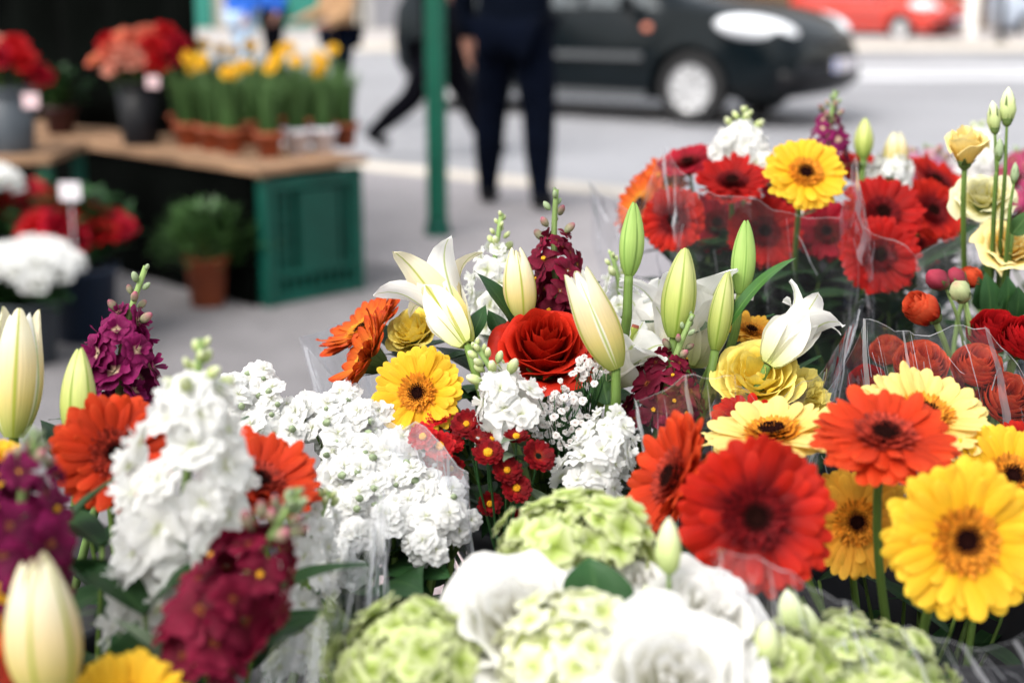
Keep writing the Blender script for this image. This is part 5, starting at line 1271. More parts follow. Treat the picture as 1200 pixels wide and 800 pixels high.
    if plate:
        p = part('number_plate', M['tag'], pl, False)
        q = MB(); q.box((2.303, -.225, .50), (.004, .05, .11)); sub(p, 'plate_band', q.mesh('plate_band', M['euro'], smooth=False))
    return root
M['tyre'] = mat('tyre_rubber', (.012, .012, .013), rough=.8)
M['alloy'] = mat('silver_hubcap', (.55, .55, .56), rough=.38, metal=.35)
M['lamp'] = mat('headlight_glass', (.85, .87, .9), rough=.08, spec=.8, coat=1.0, var=.05)
M['amber'] = mat('amber_lens', (.65, .2, .12), rough=.3)
M['trimg'] = mat('grey_trim', (.07, .075, .08), rough=.5)
M['euro'] = mat('blue_plate_band', (.01, .12, .55), rough=.5)
M['cpaint'] = mat('black_green_car_paint', (.002, .005, .007), rough=.2, spec=.2, coat=.0, var=.05)
M['rpaint'] = mat('red_car_paint', (.55, .035, .02), rough=.2, spec=.5, coat=.7, var=.05)
M['bpaint'] = mat('silver_blue_car_paint', (.35, .40, .48), rough=.25, spec=.5, coat=.7, var=.05)
RZ = -.12
fw = H(812, 146, RZ)                                  # front wheel contact on the near side
hd = math.atan2(-.55, .835)
hv = V((math.cos(hd), math.sin(hd), 0)); sv = V((hv.y, -hv.x, 0))   # sv: towards the near kerb
car(fw - hv * 1.25 * 1.16 - sv * .71 * 1.16, hd, 'dark green black hatchback on the road behind the walkers, silver hubcaps and bright headlight', M['cpaint'], 'hatchback_car', k_=1.16)
fw = H(1056, 50, RZ)
hd = -.85; hv = V((math.cos(hd), math.sin(hd), 0)); sv = V((hv.y, -hv.x, 0))
car(fw - hv * 1.25 - sv * .71, hd, 'red hatchback with dark bumper at the far side of the road, beyond the dark car', M['rpaint'], 'hatchback_car', plate=True)
hd = 0.0; hv = V((1, 0, 0)); sv = V((0, -1, 0))
fw = H(1330, 46, RZ)
car(fw - hv * 1.25 - sv * .71, hd, 'silver blue car at the frame edge behind the thin dark street post', M['bpaint'], 'hatchback_car')

# ------------------------------------------------------------------ people
def skin_obj(vs, es, sub_=2):
    me = bpy.data.meshes.new('skin'); names = list(vs); ix = {n: i for i, n in enumerate(names)}
    me.from_pydata([tuple(vs[n][0]) for n in names], [(ix[a], ix[b]) for a, b in es], [])
    o = bpy.data.objects.new('skin', me); COL.objects.link(o)
    md = o.modifiers.new('s', 'SKIN'); md.use_smooth_shade = True
    sv_ = me.skin_vertices[0].data
    for i, n in enumerate(names):
        r = vs[n][1]; sv_[i].radius = (r, r) if not hasattr(r, '__len__') else r; sv_[i].use_root = (i == 0)
    s2 = o.modifiers.new('d', 'SUBSURF'); s2.levels = sub_; s2.render_levels = sub_
    bpy.context.view_layer.update(); dg = bpy.context.evaluated_depsgraph_get()
    nm = bpy.data.meshes.new_from_object(o.evaluated_get(dg)); bpy.data.objects.remove(o)
    for p in nm.polygons: p.use_smooth = True
    return nm

def person(loc, heading, label, jacket, trousers, hair, legs=((0, 0), (0, 0)), arms=((5, 15), (-5, 15)), coat=0.0, build=1.0, height=1.75, shoes=None, stance=0.0):
    "local +Y is forward; legs/arms are (swing, bend) in degrees for left and right"
    k = height / 1.75
    sh = shoes or M['shoe']
    v = {}; E = []; FT = {}
    hz = .93
    thigh, shin = .43, .42
    feet = []
    for s, (sw, bd) in zip((-1, 1), legs):
        a = math.radians(sw); b = math.radians(sw - bd)
        feet.append(-(thigh * math.cos(a) + shin * math.cos(b)))
    hz = -min(feet) + .085
    pel = V((0, 0, hz + .04))
    v['pelvis'] = (pel, (.155 * build, .11)); v['waist'] = (pel + V((0, .0, .18)), (.135 * build, .10)); v['chest'] = (pel + V((0, .01, .38)), (.165 * build, .115)); v['neck'] = (pel + V((0, .0, .52)), .062)
    v['head1'] = (pel + V((0, .015, .60)), .066); v['head2'] = (pel + V((0, .03, .67)), (.075, .09)); v['head3'] = (pel + V((0, .02, .76)), (.07, .085))
    v['nose'] = (pel + V((0, .125, .665)), .016)
    E += [('pelvis', 'waist'), ('waist', 'chest'), ('chest', 'neck'), ('neck', 'head1'), ('head1', 'head2'), ('head2', 'head3'), ('head2', 'nose')]
    for s, n, (sw, bd) in zip((-1, 1), 'LR', legs):
        a = math.radians(sw); b = math.radians(sw - bd)
        hip = V((s * .095, 0, hz)); kn = hip + V((s * (.01 + stance), thigh * math.sin(a), -thigh * math.cos(a))); an = kn + V((s * stance * .6, shin * math.sin(b), -shin * math.cos(b)))
        v['hip' + n] = (hip, .092 * build); v['mid' + n] = (hip.lerp(kn, .5), .080 * build); v['knee' + n] = (kn, .060 * build); v['calf' + n] = (kn.lerp(an, .4) + V((0, -.012, 0)), .057 * build); v['ankle' + n] = (an, .040)
        tilt = b - .35 if bd > 25 else (0 if abs(sw) < 25 else b * .4)
        toe = an + V((s * .015, .15 * math.cos(tilt), -.05 + .15 * math.sin(tilt))); heel = an + V((0, -.05 * math.cos(tilt), -.045 - .05 * math.sin(tilt)))
        FT['toe' + n] = (toe, .040); FT['heel' + n] = (heel, .040)
        E += [('pelvis', 'hip' + n), ('hip' + n, 'mid' + n), ('mid' + n, 'knee' + n), ('knee' + n, 'calf' + n), ('calf' + n, 'ankle' + n)]
    for s, n, (sw, bd) in zip((-1, 1), 'LR', arms):
        a = math.radians(sw); b = math.radians(sw + bd)
        shd = pel + V((s * .185 * build, 0, .455)); el = shd + V((s * .05, .29 * math.sin(a), -.29 * math.cos(a))); wr = el + V((-s * .01, .25 * math.sin(b), -.25 * math.cos(b)))
        dr = (wr - el).normalized(); hd_ = wr + dr * .075
        v['sh' + n] = (shd, .062); v['el' + n] = (el, .046); v['wr' + n] = (wr, .030); v['palm' + n] = (hd_, (.020, .036))
        E += [('chest', 'sh' + n), ('sh' + n, 'el' + n), ('el' + n, 'wr' + n), ('wr' + n, 'palm' + n)]
        for i in range(4):
            f0 = hd_ + V((0, 0, 0)) + dr * .02 + V((0, (i - 1.5) * .019, 0)); ln = (.055, .066, .070, .060)[i]
            f1 = f0 + dr * ln * .55 + V((-s * .008, 0, 0)); f2 = f1 + dr * ln * .5 + V((-s * .018, 0, 0))
            v[f'f{n}{i}a'] = (f1, .009); v[f'f{n}{i}b'] = (f2, .0075); E += [('palm' + n, f'f{n}{i}a'), (f'f{n}{i}a', f'f{n}{i}b')]
        t1 = wr + dr * .05 + V((-s * .012, .040, 0)); t2 = t1 + dr * .035 + V((-s * .01, .008, 0))
        v[f't{n}a'] = (t1, .011); v[f't{n}b'] = (t2, .009); E += [('palm' + n, f't{n}a'), (f't{n}a', f't{n}b')]
    root = thing('person', label, 'person', loc)
    RM = Matrix.Translation(loc) @ Matrix.Rotation(heading, 4, 'Z') @ Matrix.Diagonal((k, k, k, 1))
    bodym = skin_obj(v, E); bodym.materials.append(M['skin']); child(root, 'body', bodym, RM)
    def clothe(name, keys, edges, grow, m, extra=None, mod=None):
        vv = {}; v_ = dict(v); v_.update(FT)
        for q in keys:
            c, r = v_[q]; g = grow if not mod or q not in mod else mod[q]
            vv[q] = (c, tuple(x + g for x in r) if hasattr(r, '__len__') else r + g)
        ee = list(edges)
        if extra:
            for q, c, r, to in extra: vv[q] = (c, r); ee.append((to, q))
        me = skin_obj(vv, ee); me.materials.append(m); return child(root, name, me, RM)
    tk = ['pelvis'] + [a + n for n in 'LR' for a in ('hip', 'mid', 'knee', 'calf', 'ankle')]
    for n in 'LR': v['cuff' + n] = (v['ankle' + n][0] + (v['ankle' + n][0] - v['calf' + n][0]).normalized() * .045, .042)
    tk += ['cuffL', 'cuffR']
    te = [('pelvis', 'hip' + n) for n in 'LR'] + [(a + n, b + n) for n in 'LR' for a, b in (('hip', 'mid'), ('mid', 'knee'), ('knee', 'calf'), ('calf', 'ankle'), ('ankle', 'cuff'))]
    clothe('trousers', tk, te, .016, trousers)
    jk = ['chest', 'waist', 'pelvis', 'neck'] + [a + n for n in 'LR' for a in ('sh', 'el', 'wr')]
    je = [('chest', 'waist'), ('waist', 'pelvis'), ('chest', 'neck')] + [(a, b) for n in 'LR' for a, b in (('chest', 'sh' + n), ('sh' + n, 'el' + n), ('el' + n, 'wr' + n))]
    ex = [('hem', pel + V((0, 0, -.10 - coat)), (.19 * build, .15), 'pelvis')]
    clothe('jacket', jk, je, .030, jacket, ex, {'neck': .004, 'wrL': .014, 'wrR': .014})
    for n in 'LR':
        clothe('shoe', ['ankle' + n, 'toe' + n, 'heel' + n], [('ankle' + n, 'toe' + n), ('ankle' + n, 'heel' + n)], .012, sh, None, {'ankle' + n: .006})
    q = MB(); q.ball(pel + V((0, -.012, .735)), .112, 10, sq=(.92, 1.0, 1.0)); b_ = [p for p in q.v]
    q.v = [(x, y, z) if not (y > .045 and z < pel.z + .76) else (x, .045, z) for x, y, z in b_]
    child(root, 'hair', q.mesh('hair', hair), RM)
    for s in (-1, 1):
        q = MB(); q.ball(pel + V((s * .032, .108, .69)), .012, 6); child(root, 'eye', q.mesh('eye', M['tag']), RM)
    return root
M['skin'] = mat('skin', (.50, .24, .17), rough=.55, var=.06)
M['shoe'] = mat('black_shoe', (.005, .005, .006), rough=.6, spec=.2)
M['navy'] = mat('navy_cloth', (.003, .005, .011), rough=1, var=.2, spec=.05)
M['black'] = mat('black_cloth', (.003, .003, .005), rough=1, var=.2, spec=.05)
M['blue'] = mat('bright_blue_jacket', (.006, .10, .50), rough=.8, var=.2)
M['jean'] = mat('pale_jeans', (.36, .48, .62), rough=.9, var=.15)
M['denim'] = mat('dark_denim', (.002, .0035, .009), rough=1, var=.25, spec=.05)
M['beige'] = mat('camel_coat', (.40, .235, .12), rough=.9, var=.12)
M['hairb'] = mat('brown_hair', (.05, .03, .02), rough=.6)
a_right = -PI / 2      # local +Y turned to world +X
g1 = H(603, 243)
person(g1, -.3, 'person in dark navy clothes standing with feet apart in front of the dark car', M['navy'], M['denim'], M['hairb'], legs=((6, 2), (-6, 2)), arms=((2, 6), (18, 95)), build=1.3, height=1.84, coat=.12, stance=.045)
# feet apart sideways: turn so that the step shows across the picture
g2 = H(515, 184, RZ)
person(g2, a_right - .15, 'person in black striding along the kerb behind the green pole', M['black'], M['black'], M['hairb'], legs=((30, 6), (-28, 22)), arms=((-22, 10), (30, 20)), height=1.74, build=1.3, coat=.12)
g3 = H(402, 150, RZ)
person(g3, 2.2, 'person in a camel coat and dark jeans crossing the road behind the daffodils', M['beige'], M['denim'], M['hairb'], legs=((8, 4), (-6, 6)), arms=((10, 60), (8, 70)), coat=.06, height=1.66, build=1.05)
g4 = H(287, 104, RZ)
person(g4, 2.6, 'person in a bright blue jacket and pale jeans walking away across the road', M['blue'], M['jean'], M['hairb'], legs=((12, 5), (-10, 8)), arms=((10, 20), (-10, 15)), height=1.72)
g5 = H(322, 98, RZ)
person(g5, 2.6, 'person in a blue jacket and black trousers beside the one in pale jeans', M['blue'], M['black'], M['hairb'], legs=((4, 4), (-6, 8)), arms=((10, 20), (-10, 15)), height=1.76)

# ------------------------------------------------------------------ green pole
gp = H(513, 276)
rt = thing('green_pole', 'green painted metal pole standing at the pavement between the stall and the walkers', 'pole', gp)
mb = MB(); mb.lathe([(.053, 0), (.053, 3.2), (.045, 3.22), (.001, 3.23)], n=28); child(rt, 'shaft', mb.mesh('shaft', M['pole']), Matrix.Translation(gp))
mb = MB(); mb.lathe([(.066, 0), (.066, .045), (.058, .06), (.0535, .09)], n=28); child(rt, 'base', mb.mesh('base', M['crate_dark']), Matrix.Translation(gp))

# ------------------------------------------------------------------ stall: board on a green crate
bd = H(305, 197, .56); bd.z = .56               # front corner of the board
M['crate_shade'] = mat('crate_recess_shade', (.001, .022, .016), rough=.7, spec=.1)  # slot shade painted as a darker copy of the crate green
AS = V((.72, -.694, 0)); NS = V((.694, .72, 0)); ROTS = Matrix.Rotation(math.atan2(AS.y, AS.x), 4, 'Z')
M['ply'] = mat('raw_plywood', (.26, .155, .092), rough=.85, var=.35, scale=4, spec=.2)
L1, W1 = 3.0, .55
Fm = lambda s, q, z: Matrix.Translation(bd + AS * s + NS * q + V((0, 0, z - .56))) @ ROTS
mb = MB(); mb.box((0, 0, 0), (L1, W1, .026))
brd = thing('display_board', 'long raw plywood shelf board resting on the green crate, daffodils on it', 'shelf board', Fm(-L1 / 2, W1 / 2, .56).translation)
child(brd, 'board', mb.mesh('board', M['ply'], smooth=False), Fm(-L1 / 2 + .02, W1 / 2 - .02, .56 - .013))
mb = MB(); mb.box((0, 0, 0), (L1 - .02, .03, .02)); child(brd, 'edge_batten', mb.mesh('edge_batten', M['ply'], smooth=False), Fm(-L1 / 2, .03, .56 - .037))
def crate(s0, label, h=.515, w=.49, dpt=.56):
    root = thing('plastic_crate', label, 'crate', Fm(s0, W1 / 2, 0).translation)
    T = lambda x, y, z: Fm(s0 + x, W1 / 2 - .01 + y, z)
    def pc(name, c, s, m='crate'):
        mb = MB(); mb.box((0, 0, 0), s); return child(root, name, mb.mesh(name, M[m], smooth=False), T(*c))
    for sx in (-1, 1):
        for sy in (-1, 1): pc('corner_post', (sx * (dpt / 2 - .02), sy * (w / 2 - .02), h / 2), (.05, .05, h))
    for sx in (-1, 1):
        sd = pc('side_panel', (sx * (dpt / 2 - .028), 0, h * .5), (.012, w - .09, h - .02), 'crate_shade')
        def rb(yc, zc, ww, hh, o):
            q = MB(); q.box((sx * (dpt / 2 - .022 + o / 2), yc, zc), (o, ww, hh)); child(root, 'raised_rib', q.mesh('raised_rib', M['crate'], smooth=False), T(0, 0, 0))
        rb(.025, h * .56, .20, h * .62, .022)
        for yc, ww in ((-.12, .022), (-.165, .022), (.16, .02), (.19, .014)): rb(yc, h * .56, ww, h * .70, .014)
        for zc in (.40, .54, .68): rb(-.145, h * zc, .09, .012, .010)
        for yc in (-.17, -.125, -.08, -.035, .01, .055, .10, .145, .18): rb(yc, h * .145, .016, .085, .012)
        for zc, hh in ((h - .03, .05), (.024, .04), (h * .235, .022)):
            pc('rail', (sx * (dpt / 2 - .012), 0, zc), (.026, w - .085, hh))
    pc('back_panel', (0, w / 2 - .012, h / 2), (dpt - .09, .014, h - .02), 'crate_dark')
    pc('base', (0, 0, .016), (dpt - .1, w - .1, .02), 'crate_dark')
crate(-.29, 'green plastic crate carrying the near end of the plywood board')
crate(-2.6, 'green plastic crate at the hidden far end of the plywood board')
# dark cloth added to stand in for the shade behind and below the shelf
M['maroon'] = mat('maroon_plastic', (.05, .012, .014), rough=.5, var=.2)
M['cloth'] = mat('shade_backdrop', (.0018, .0024, .002), rough=1, var=.4, scale=3, spec=.02)
def cloth(p0, p1, z0, z1, label, amp=.03, n=60):
    d = p1 - p0; nrm = V((-d.y, d.x, 0)).normalized(); mb = MB()
    mb.grid(n, 12, lambda u, w: d * u + V((0, 0, z0 + (z1 - z0) * (w + 1) / 2)) + nrm * amp * (math.sin(u * 47) + .6 * math.sin(u * 23 + 2)) * (1 - .3 * w))
    me = mb.mesh('backdrop', M['cloth'])
    o = single('backdrop', me, label, 'backdrop', (p0.x, p0.y, 0)); 
    md = o.modifiers.new('t', 'SOLIDIFY'); md.thickness = .004
    return o
cloth(bd + AS * -.06 + NS * .005, bd + AS * -3.2 + NS * .005, 0.0, .531, 'black cloth added for the shade under the plywood board, behind the terracotta pot', amp=.008)
cloth(bd + AS * -.9 + NS * .36, bd + AS * -4.5 + NS * .36, .565, 2.6, 'dark tarpaulin wall added for the dim stall interior, down to the plywood board')
# dark conifers in front of the tarpaulin
M['fir'] = petal_mat('fir_needles', [(0, (.003, .007, .003)), (1, (.007, .014, .006))], trans=.02, vary=.5, spec=.03)
def bushy(c, r, h, z0, n, L, W, m, label, pot, potm, ph, pr, name='potted_shrub', cat='potted plant', blooms=None):
    root = thing(name, label, cat, c)
    mb = MB(); mb.lathe([(.001, 0), (pr * .78, 0), (pr, ph), (pr + .008, ph), (pr + .008, ph - .02), (pr - .006, ph - .01), (.001, ph - .025)], n=28)
    child(root, 'pot', mb.mesh('pot', M[potm]), Matrix.Translation(c))
    mb = MB(); st = MB(); rn = random.Random(int(abs(c.x) * 999))
    for i in range(n):
        th = rn.uniform(0, 6.28); y = rn.random(); q = rn.random() ** .5
        rr = r * q * (.75 + .35 * math.sin(th * 3 + c.x * 9)) * math.sqrt(max(.05, 1 - (2 * y - .9) ** 2 * .8))
        p = V((rr * math.cos(th), rr * math.sin(th), z0 + h * y))
        z_ = V((math.cos(th) * .8 + rn.uniform(-.5, .5), math.sin(th) * .8 + rn.uniform(-.5, .5), .5 + rn.uniform(-.3, .6)))
        mb.append(shared(('bush', L, W, i % 3), lambda: blade(L, W, .5, .2, seed=i, nu=4, nv=2)), Matrix.Translation(p) @ z_.to_track_quat('X', 'Z').to_matrix().to_4x4(), rn.random())
    for i in range(9):
        a = i * .7; st.tube([(0, 0, ph - .03), (r * .4 * math.cos(a), r * .4 * math.sin(a), z0 + h * .35), (r * .6 * math.cos(a), r * .6 * math.sin(a), z0 + h * .7)], [.006, .004, .002], n=5)
    child(root, 'foliage', mb.mesh('foliage', M[m]), Matrix.Translation(c)); child(root, 'stem', st.mesh('stem', M['stem']), Matrix.Translation(c))
    for (dx, dy, dz, rr, mm, kd) in (blooms or []):
        me = shared(('bl', mm, kd), lambda: (curl_flower(16, 1.0, .9, .35, .8, 5, nu=4, nv=4) if kd == 'curl' else floret_mb(7, 'rosette', True)).mesh('bloom', M[mm]))
        child(root, 'bloom', me, frame((dx * 3 + rn.uniform(-.3, .3), -.6 + dy, .8), rn.uniform(0, 6), c + V((dx, dy, dz)), rr))
    return root

sf = thing('stall_scaffold', 'dark metal scaffold from which the tarpaulin wall of the stall hangs', 'stall frame', Fm(-2.6, .40, 0).translation)
for ss in (-2.0, -4.45):
    q = MB(); q.tube([(0, 0, 0), (0, 0, 2.64)], .02, n=10); child(sf, 'post', q.mesh('post', M['black_plastic']), Fm(ss, .66, 0))
    q = MB(); q.tube([(0, 0, 2.62), (0, -.30, 2.62)], .016, n=8); child(sf, 'arm', q.mesh('arm', M['black_plastic']), Fm(ss, .66, 0))
q = MB(); q.tube([(-4.5, .362, 2.60), (-.88, .362, 2.60)], .018, n=10); child(sf, 'rail', q.mesh('rail', M['black_plastic']), Fm(0, 0, 0))
# daffodil pots on the board
def daff(px, py, potm, label, blooms, nl=26, hl=.30, seed=0, pr=.058, ph=.105):
    c = H(px, py, .56); rn = random.Random(seed)
    root = thing('daffodil_pot', label, 'potted daffodil', c, 'daffodil pots on the plywood board')
    mb = MB(); mb.lathe([(.001, 0), (pr * .72, 0), (pr, ph), (pr + .006, ph), (pr + .006, ph - .022), (pr, ph - .024), (pr - .005, ph - .006), (.001, ph - .015)], n=26)
    child(root, 'pot', mb.mesh('pot', M[potm]), Matrix.Translation(c))
    mb = MB()
    for i in range(nl):
        th = rn.uniform(0, 6.28); rr = pr * .7 * rn.random() ** .5; L_ = hl * rn.uniform(.7, 1.05); ln = rn.uniform(.05, .35)
        p = V((rr * math.cos(th), rr * math.sin(th), ph - .02)); o = V((math.cos(th), math.sin(th), 0)); t = V((-o.y, o.x, 0))
        mb.grid(8, 2, lambda u, w: p + o * (ln * L_ * u * u * .7) + V((0, 0, L_ * u * (1 - .12 * u * ln))) + t * (w * .008 * (1 - u ** 4)) + o * (abs(w) * .003), rn.random())
    child(root, 'foliage', mb.mesh('foliage', M['leaf_daffodil']), Matrix.Translation(c))
    for i in range(blooms):
        th = rn.uniform(0, 6.28); rr = rn.uniform(.01, .05); zt = ph + hl * rn.uniform(.92, 1.12)
        top = c + V((rr * math.cos(th), rr * math.sin(th), zt))
        q = MB(); q.tube([c * 0 + V((0, 0, ph)), V((rr * .5 * math.cos(th), rr * .5 * math.sin(th), zt * .6)), top - c], [.004, .0035, .003], n=6)
        stm = child(root, 'flower_stem', q.mesh('flower_stem', M['leaf_daffodil']), Matrix.Translation(c))
        def mk():
            b = MB()
            for j in range(6): strap_petal(b, j * PI / 3, .1, 1.0, .62, .15, .1, j / 6, nu=5, nv=3)
            b.lathe([(.18, .05), (.26, .35), (.36, .62), (.46, .72), (.30, .6), (.15, .15)], n=16, rfn=lambda t, u: 1 + .08 * math.sin(7 * t) * u)
            return b.mesh('daffodil_bloom', M['ger_yellow'])
        child(root, 'bloom', shared(('daff',), mk), frame((rn.uniform(-.6, .6), -.8, rn.uniform(0, .8)), rn.uniform(0, 6), top, .033))
dl = [(222, 172, 'terracotta', 'first terracotta pot of daffodils next to the black bucket of coral flowers', 2), (248, 176, 'terracotta', 'terracotta daffodil pot with two yellow blooms, second from the black bucket', 2), (272, 180, 'terracotta', 'terracotta daffodil pot in the middle of the row on the board', 2), (293, 170, 'terracotta', 'terracotta daffodil pot standing behind the front row', 2),
      (316, 184, 'terracotta', 'terracotta daffodil pot at the front corner of the board, brightest rim', 2), (348, 180, 'white_plastic', 'white pot of daffodils with almost closed buds beside the terracotta corner pot', 1), (379, 178, 'white_plastic', 'white pot of daffodils with one yellow bloom near the board end', 2), (404, 172, 'terracotta', 'small terracotta pot of daffodil leaves at the very end of the board', 0),
      (240, 160, 'terracotta', 'terracotta daffodil pot in the rear row behind the second one', 2), (325, 164, 'terracotta', 'terracotta daffodil pot in the rear row near the corner, tallest blooms', 2)]
dl += [(x, y, 'terracotta', 'terracotta daffodil pot crowded into the rear rows behind the others', nb_) for x, y, nb_ in ((214, 160, 1), (262, 158, 1), (284, 157, 2), (304, 158, 1), (346, 163, 2), (368, 166, 1), (392, 164, 1))]
for i, (x, y, m_, lb, nb) in enumerate(dl): daff(x, y, m_, lb, nb, hl=.25 if i < 8 else .28, seed=i + 3, nl=60)

c = H(72, 157, .56); bushy(c, .12, .16, .12, 160, .07, .04, 'leaf', 'small leafy plant in a dark maroon pot between the two stall buckets', True, 'maroon', .13, .075, 'potted_shrub', 'potted plant')
# buckets of cut flowers on the stall
def bunch(c, br, bh, m, label, heads, blabel, group, leaves=40, tagc=None, taglabel=None, zb=0):
    bucket(c, br, bh, blabel, m, handle=False)
    if tagc:
        mb = MB(); mb.box((0, 0, 0), (.055, .004, .05), None); 
        p = P(*tagc); single('price_tag', mb.mesh('price_tag', M['tagpink'] , smooth=False), taglabel, 'price tag', p)
    base = V((c.x, c.y, c.z + .03))
    for (dx, dy, dz, r, kd, lb) in heads:
        p = c + V((dx, dy, bh + dz))
        if kd.startswith('g_'): gerbera(p, 0, 0, r, (dx * 3, -.5, .8), kd[2:], base, lb, group, hi=False)
        else: curl('carn', p, 0, 0, r, (dx * 3, -.5, .8), base, lb, group, 'cut_flower', 'flower', kd)
    for i in range(3):
        foliage(c + V(((i - 1) * .08, -.05, bh + .10)), base, 14, .09, .03, 'dark leaves in the ' + label, group='leaves in the ' + label)
hc = H(166, 169, .56)
words = ['topmost', 'widest', 'palest', 'lowest', 'small']
bunch(hc, .095, .27, 'black_plastic', 'black bucket of coral flowers', [
    (-.17, -.03, .10, .048, 'g_coral', 'coral gerbera at the outermost left of the black stall bucket'), (-.10, -.06, .14, .05, 'coral', 'coral carnation over the left rim of the black stall bucket'), (-.03, -.08, .13, .052, 'salmon', 'salmon pink carnation in the middle of the black stall bucket'),
    (.02, -.09, .10, .045, 'salmon', 'palest pink carnation, low over the black stall bucket'), (.09, -.05, .17, .05, 'redbr', 'red carnation to the right of the salmon ones'), (.15, -.03, .12, .05, 'crim', 'deep red carnation hanging lowest over the right rim'), (.05, .02, .21, .05, 'coral', 'coral carnation topmost in the black stall bucket'),
    (-.06, .02, .20, .05, 'g_coral', 'coral gerbera at the back of the black stall bucket'), (.13, .03, .22, .045, 'redbr', 'red carnation at the back of the black stall bucket'), (-.13, .02, .18, .045, 'redbr', 'red carnation between the coral gerberas of the black stall bucket'), (-.01, -.02, .19, .055, 'coral', 'coral carnation high in the middle of the black stall bucket'), (.10, -.08, .09, .05, 'redbr', 'red carnation low above the pale tag of the black stall bucket'), (-.08, -.08, .08, .05, 'salmon', 'salmon carnation low on the left rim of the black stall bucket'), (.19, .0, .17, .05, 'crim', 'deep red carnation sticking out farthest toward the daffodils')],
    'black bucket on the plywood board holding coral and red flowers', 'coral and red flowers in the black stall bucket', tagc=(179, 96, 6.05), taglabel='small pale tag on the black bucket of coral flowers')
# second, nearer table at the left
bq = H(58, 184, .60)
M['greenleg'] = M['crate_dark']
tb = thing('stall_table', 'second wooden stall table with green legs, holding the grey bucket of red roses', 'table', V((bq.x - .5, bq.y, 0)))
mb = MB(); mb.box((0, 0, 0), (1.1, .5, .03)); child(tb, 'tabletop', mb.mesh('tabletop', M['ply'], smooth=False), Matrix.Translation((bq.x - .55, bq.y + .25, .585)))
for (x, y) in ((bq.x - .03, bq.y + .04), (bq.x - .03, bq.y + .46), (bq.x - 1.06, bq.y + .04), (bq.x - 1.06, bq.y + .46)):
    mb = MB(); mb.box((0, 0, 0), (.045, .045, .568)); child(tb, 'leg', mb.mesh('leg', M['crate'], smooth=False), Matrix.Translation((x, y, .285)))
gc = H(12, 178, .60)
bunch(gc, .115, .25, 'grey_plastic', 'grey bucket of red roses', [
    (-.08, -.05, .10, .06, 'crim', 'crimson carnation at the frame edge in the grey bucket'), (.0, -.08, .13, .062, 'crim', 'crimson carnation over the middle of the grey bucket'), (.09, -.05, .12, .06, 'redbr', 'red carnation beside the crimson one in the grey bucket'), (.15, -.03, .06, .055, 'crim', 'crimson carnation hanging over the outer rim of the grey bucket'),
    (.04, .02, .17, .055, 'redbr', 'red carnation topmost in the grey bucket'), (-.06, .03, .17, .055, 'salmon', 'pinkish carnation at the back of the grey bucket')],
    'dark grey bucket of red carnations on the second stall table', 'red carnations in the grey bucket', tagc=(36, 118, 4.85), taglabel='pink paper tag on the rim of the grey bucket')
# potted plants on the pavement
def domeblooms(n, r, z, size, m, kd, seed, sq=.6):
    rn = random.Random(seed); out = []
    for i in range(n):
        q = math.sqrt((i + .5) / n); th = i * 2.39996
        out.append((r * q * math.cos(th), r * q * math.sin(th) * .8 - .03, z + r * sq * math.sqrt(1 - .9 * q * q) + rn.uniform(-.015, .015), size * rn.uniform(.85, 1.15), m if not isinstance(m, (list, tuple)) else m[i % len(m)], kd))
    return out
c = H(33, 424); bushy(c, .19, .14, .20, 260, .085, .045, 'leaf', 'white hydrangea in a dark pot on the pavement, nearest the stall table', True, 'grey_plastic', .22, .12, 'flowering_plant', 'potted plant', domeblooms(34, .20, .27, .052, 'purew', 'curl', 4, .55))
c = H(100, 396); bushy(c, .20, .22, .28, 300, .09, .05, 'leaf', 'red begonia in a dark blue pot on the pavement behind the white hydrangea', True, 'blue_plastic', .27, .13, 'flowering_plant', 'potted plant', domeblooms(24, .18, .37, .055, ('redbr', 'crim'), 'curl', 5, .45))
c = H(42, 372); bushy(c, .18, .2, .30, 240, .09, .05, 'leaf', 'dark red begonia behind the white hydrangea, under the stall table', True, 'grey_plastic', .27, .13, 'flowering_plant', 'potted plant', domeblooms(18, .16, .40, .05, ('crim', 'redbr'), 'curl', 6, .5))
c = H(-24, 385); bushy(c, .18, .14, .34, 200, .085, .045, 'leaf', 'white hydrangea at the frame edge, higher than the other one', True, 'grey_plastic', .34, .12, 'flowering_plant', 'potted plant', domeblooms(24, .18, .50, .05, 'purew', 'curl', 8, .5))
mb = MB(); mb.box((0, 0, 0), (.07, .004, .06)); mb.tube([(0, 0, -.03), (0, 0, -.2)], .002, n=5)
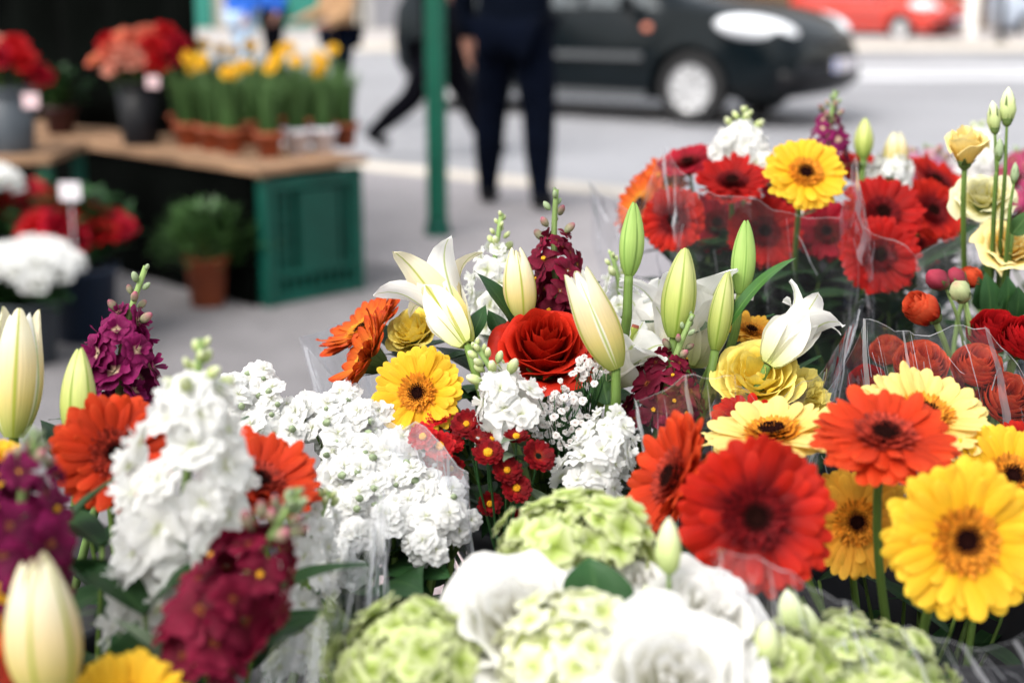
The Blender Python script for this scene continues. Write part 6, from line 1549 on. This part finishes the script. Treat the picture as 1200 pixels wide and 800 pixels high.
single('price_tag', mb.mesh('price_tag', M['tag'], smooth=False), 'white price tag stuck up among the red begonias', 'price tag', P(82, 224, 4.75))
c = H(244, 357); bushy(c, .21, .21, .16, 420, .10, .018, 'leaf_mid', 'bushy green plant in a terracotta pot in front of the dark shelf', True, 'terracotta', .20, .085, 'potted_shrub', 'potted plant')

# ------------------------------------------------------------------ light
w = bpy.data.worlds.new('World'); sc.world = w; w.use_nodes = True
nt = w.node_tree; nt.nodes.clear(); L = nt.links.new
sky = nt.nodes.new('ShaderNodeTexSky'); sky.sky_type = 'NISHITA'; sky.sun_disc = False
EL, AZ = math.radians(52), math.radians(-140)
sky.sun_elevation = EL; sky.sun_rotation = AZ; sky.air_density = 1.6; sky.dust_density = 4.0; sky.ozone_density = .6
hs = nt.nodes.new('ShaderNodeHueSaturation'); hs.inputs['Saturation'].default_value = .28; L(sky.outputs[0], hs.inputs['Color'])
bg = nt.nodes.new('ShaderNodeBackground'); bg.inputs['Strength'].default_value = .14; L(hs.outputs[0], bg.inputs[0])
ow = nt.nodes.new('ShaderNodeOutputWorld'); L(bg.outputs[0], ow.inputs[0])
sd = bpy.data.lights.new('sun', 'SUN'); sd.energy = 1.0; sd.angle = math.radians(40); sd.color = (1, .96, .9)
so = bpy.data.objects.new('sun', sd); COL.objects.link(so)
dirv = V((math.sin(AZ) * math.cos(EL), math.cos(AZ) * math.cos(EL), math.sin(EL)))   # towards the sun
so.rotation_euler = dirv.to_track_quat('Z', 'Y').to_euler()
so.location = (0, 0, 20)

vs = sc.view_settings; vs.view_transform = 'Standard'; vs.look = 'None'; vs.exposure = 1.05; vs.gamma = 1; vs.use_curve_mapping = False
cy = sc.cycles
cy.use_denoising = True
try: cy.denoiser = 'OPENIMAGEDENOISE'
except Exception: pass
cy.max_bounces = 8; cy.diffuse_bounces = 3; cy.glossy_bounces = 3; cy.transmission_bounces = 4; cy.transparent_max_bounces = 24
cy.use_adaptive_sampling = True; cy.adaptive_threshold = .02
cy.caustics_reflective = False; cy.caustics_refractive = False
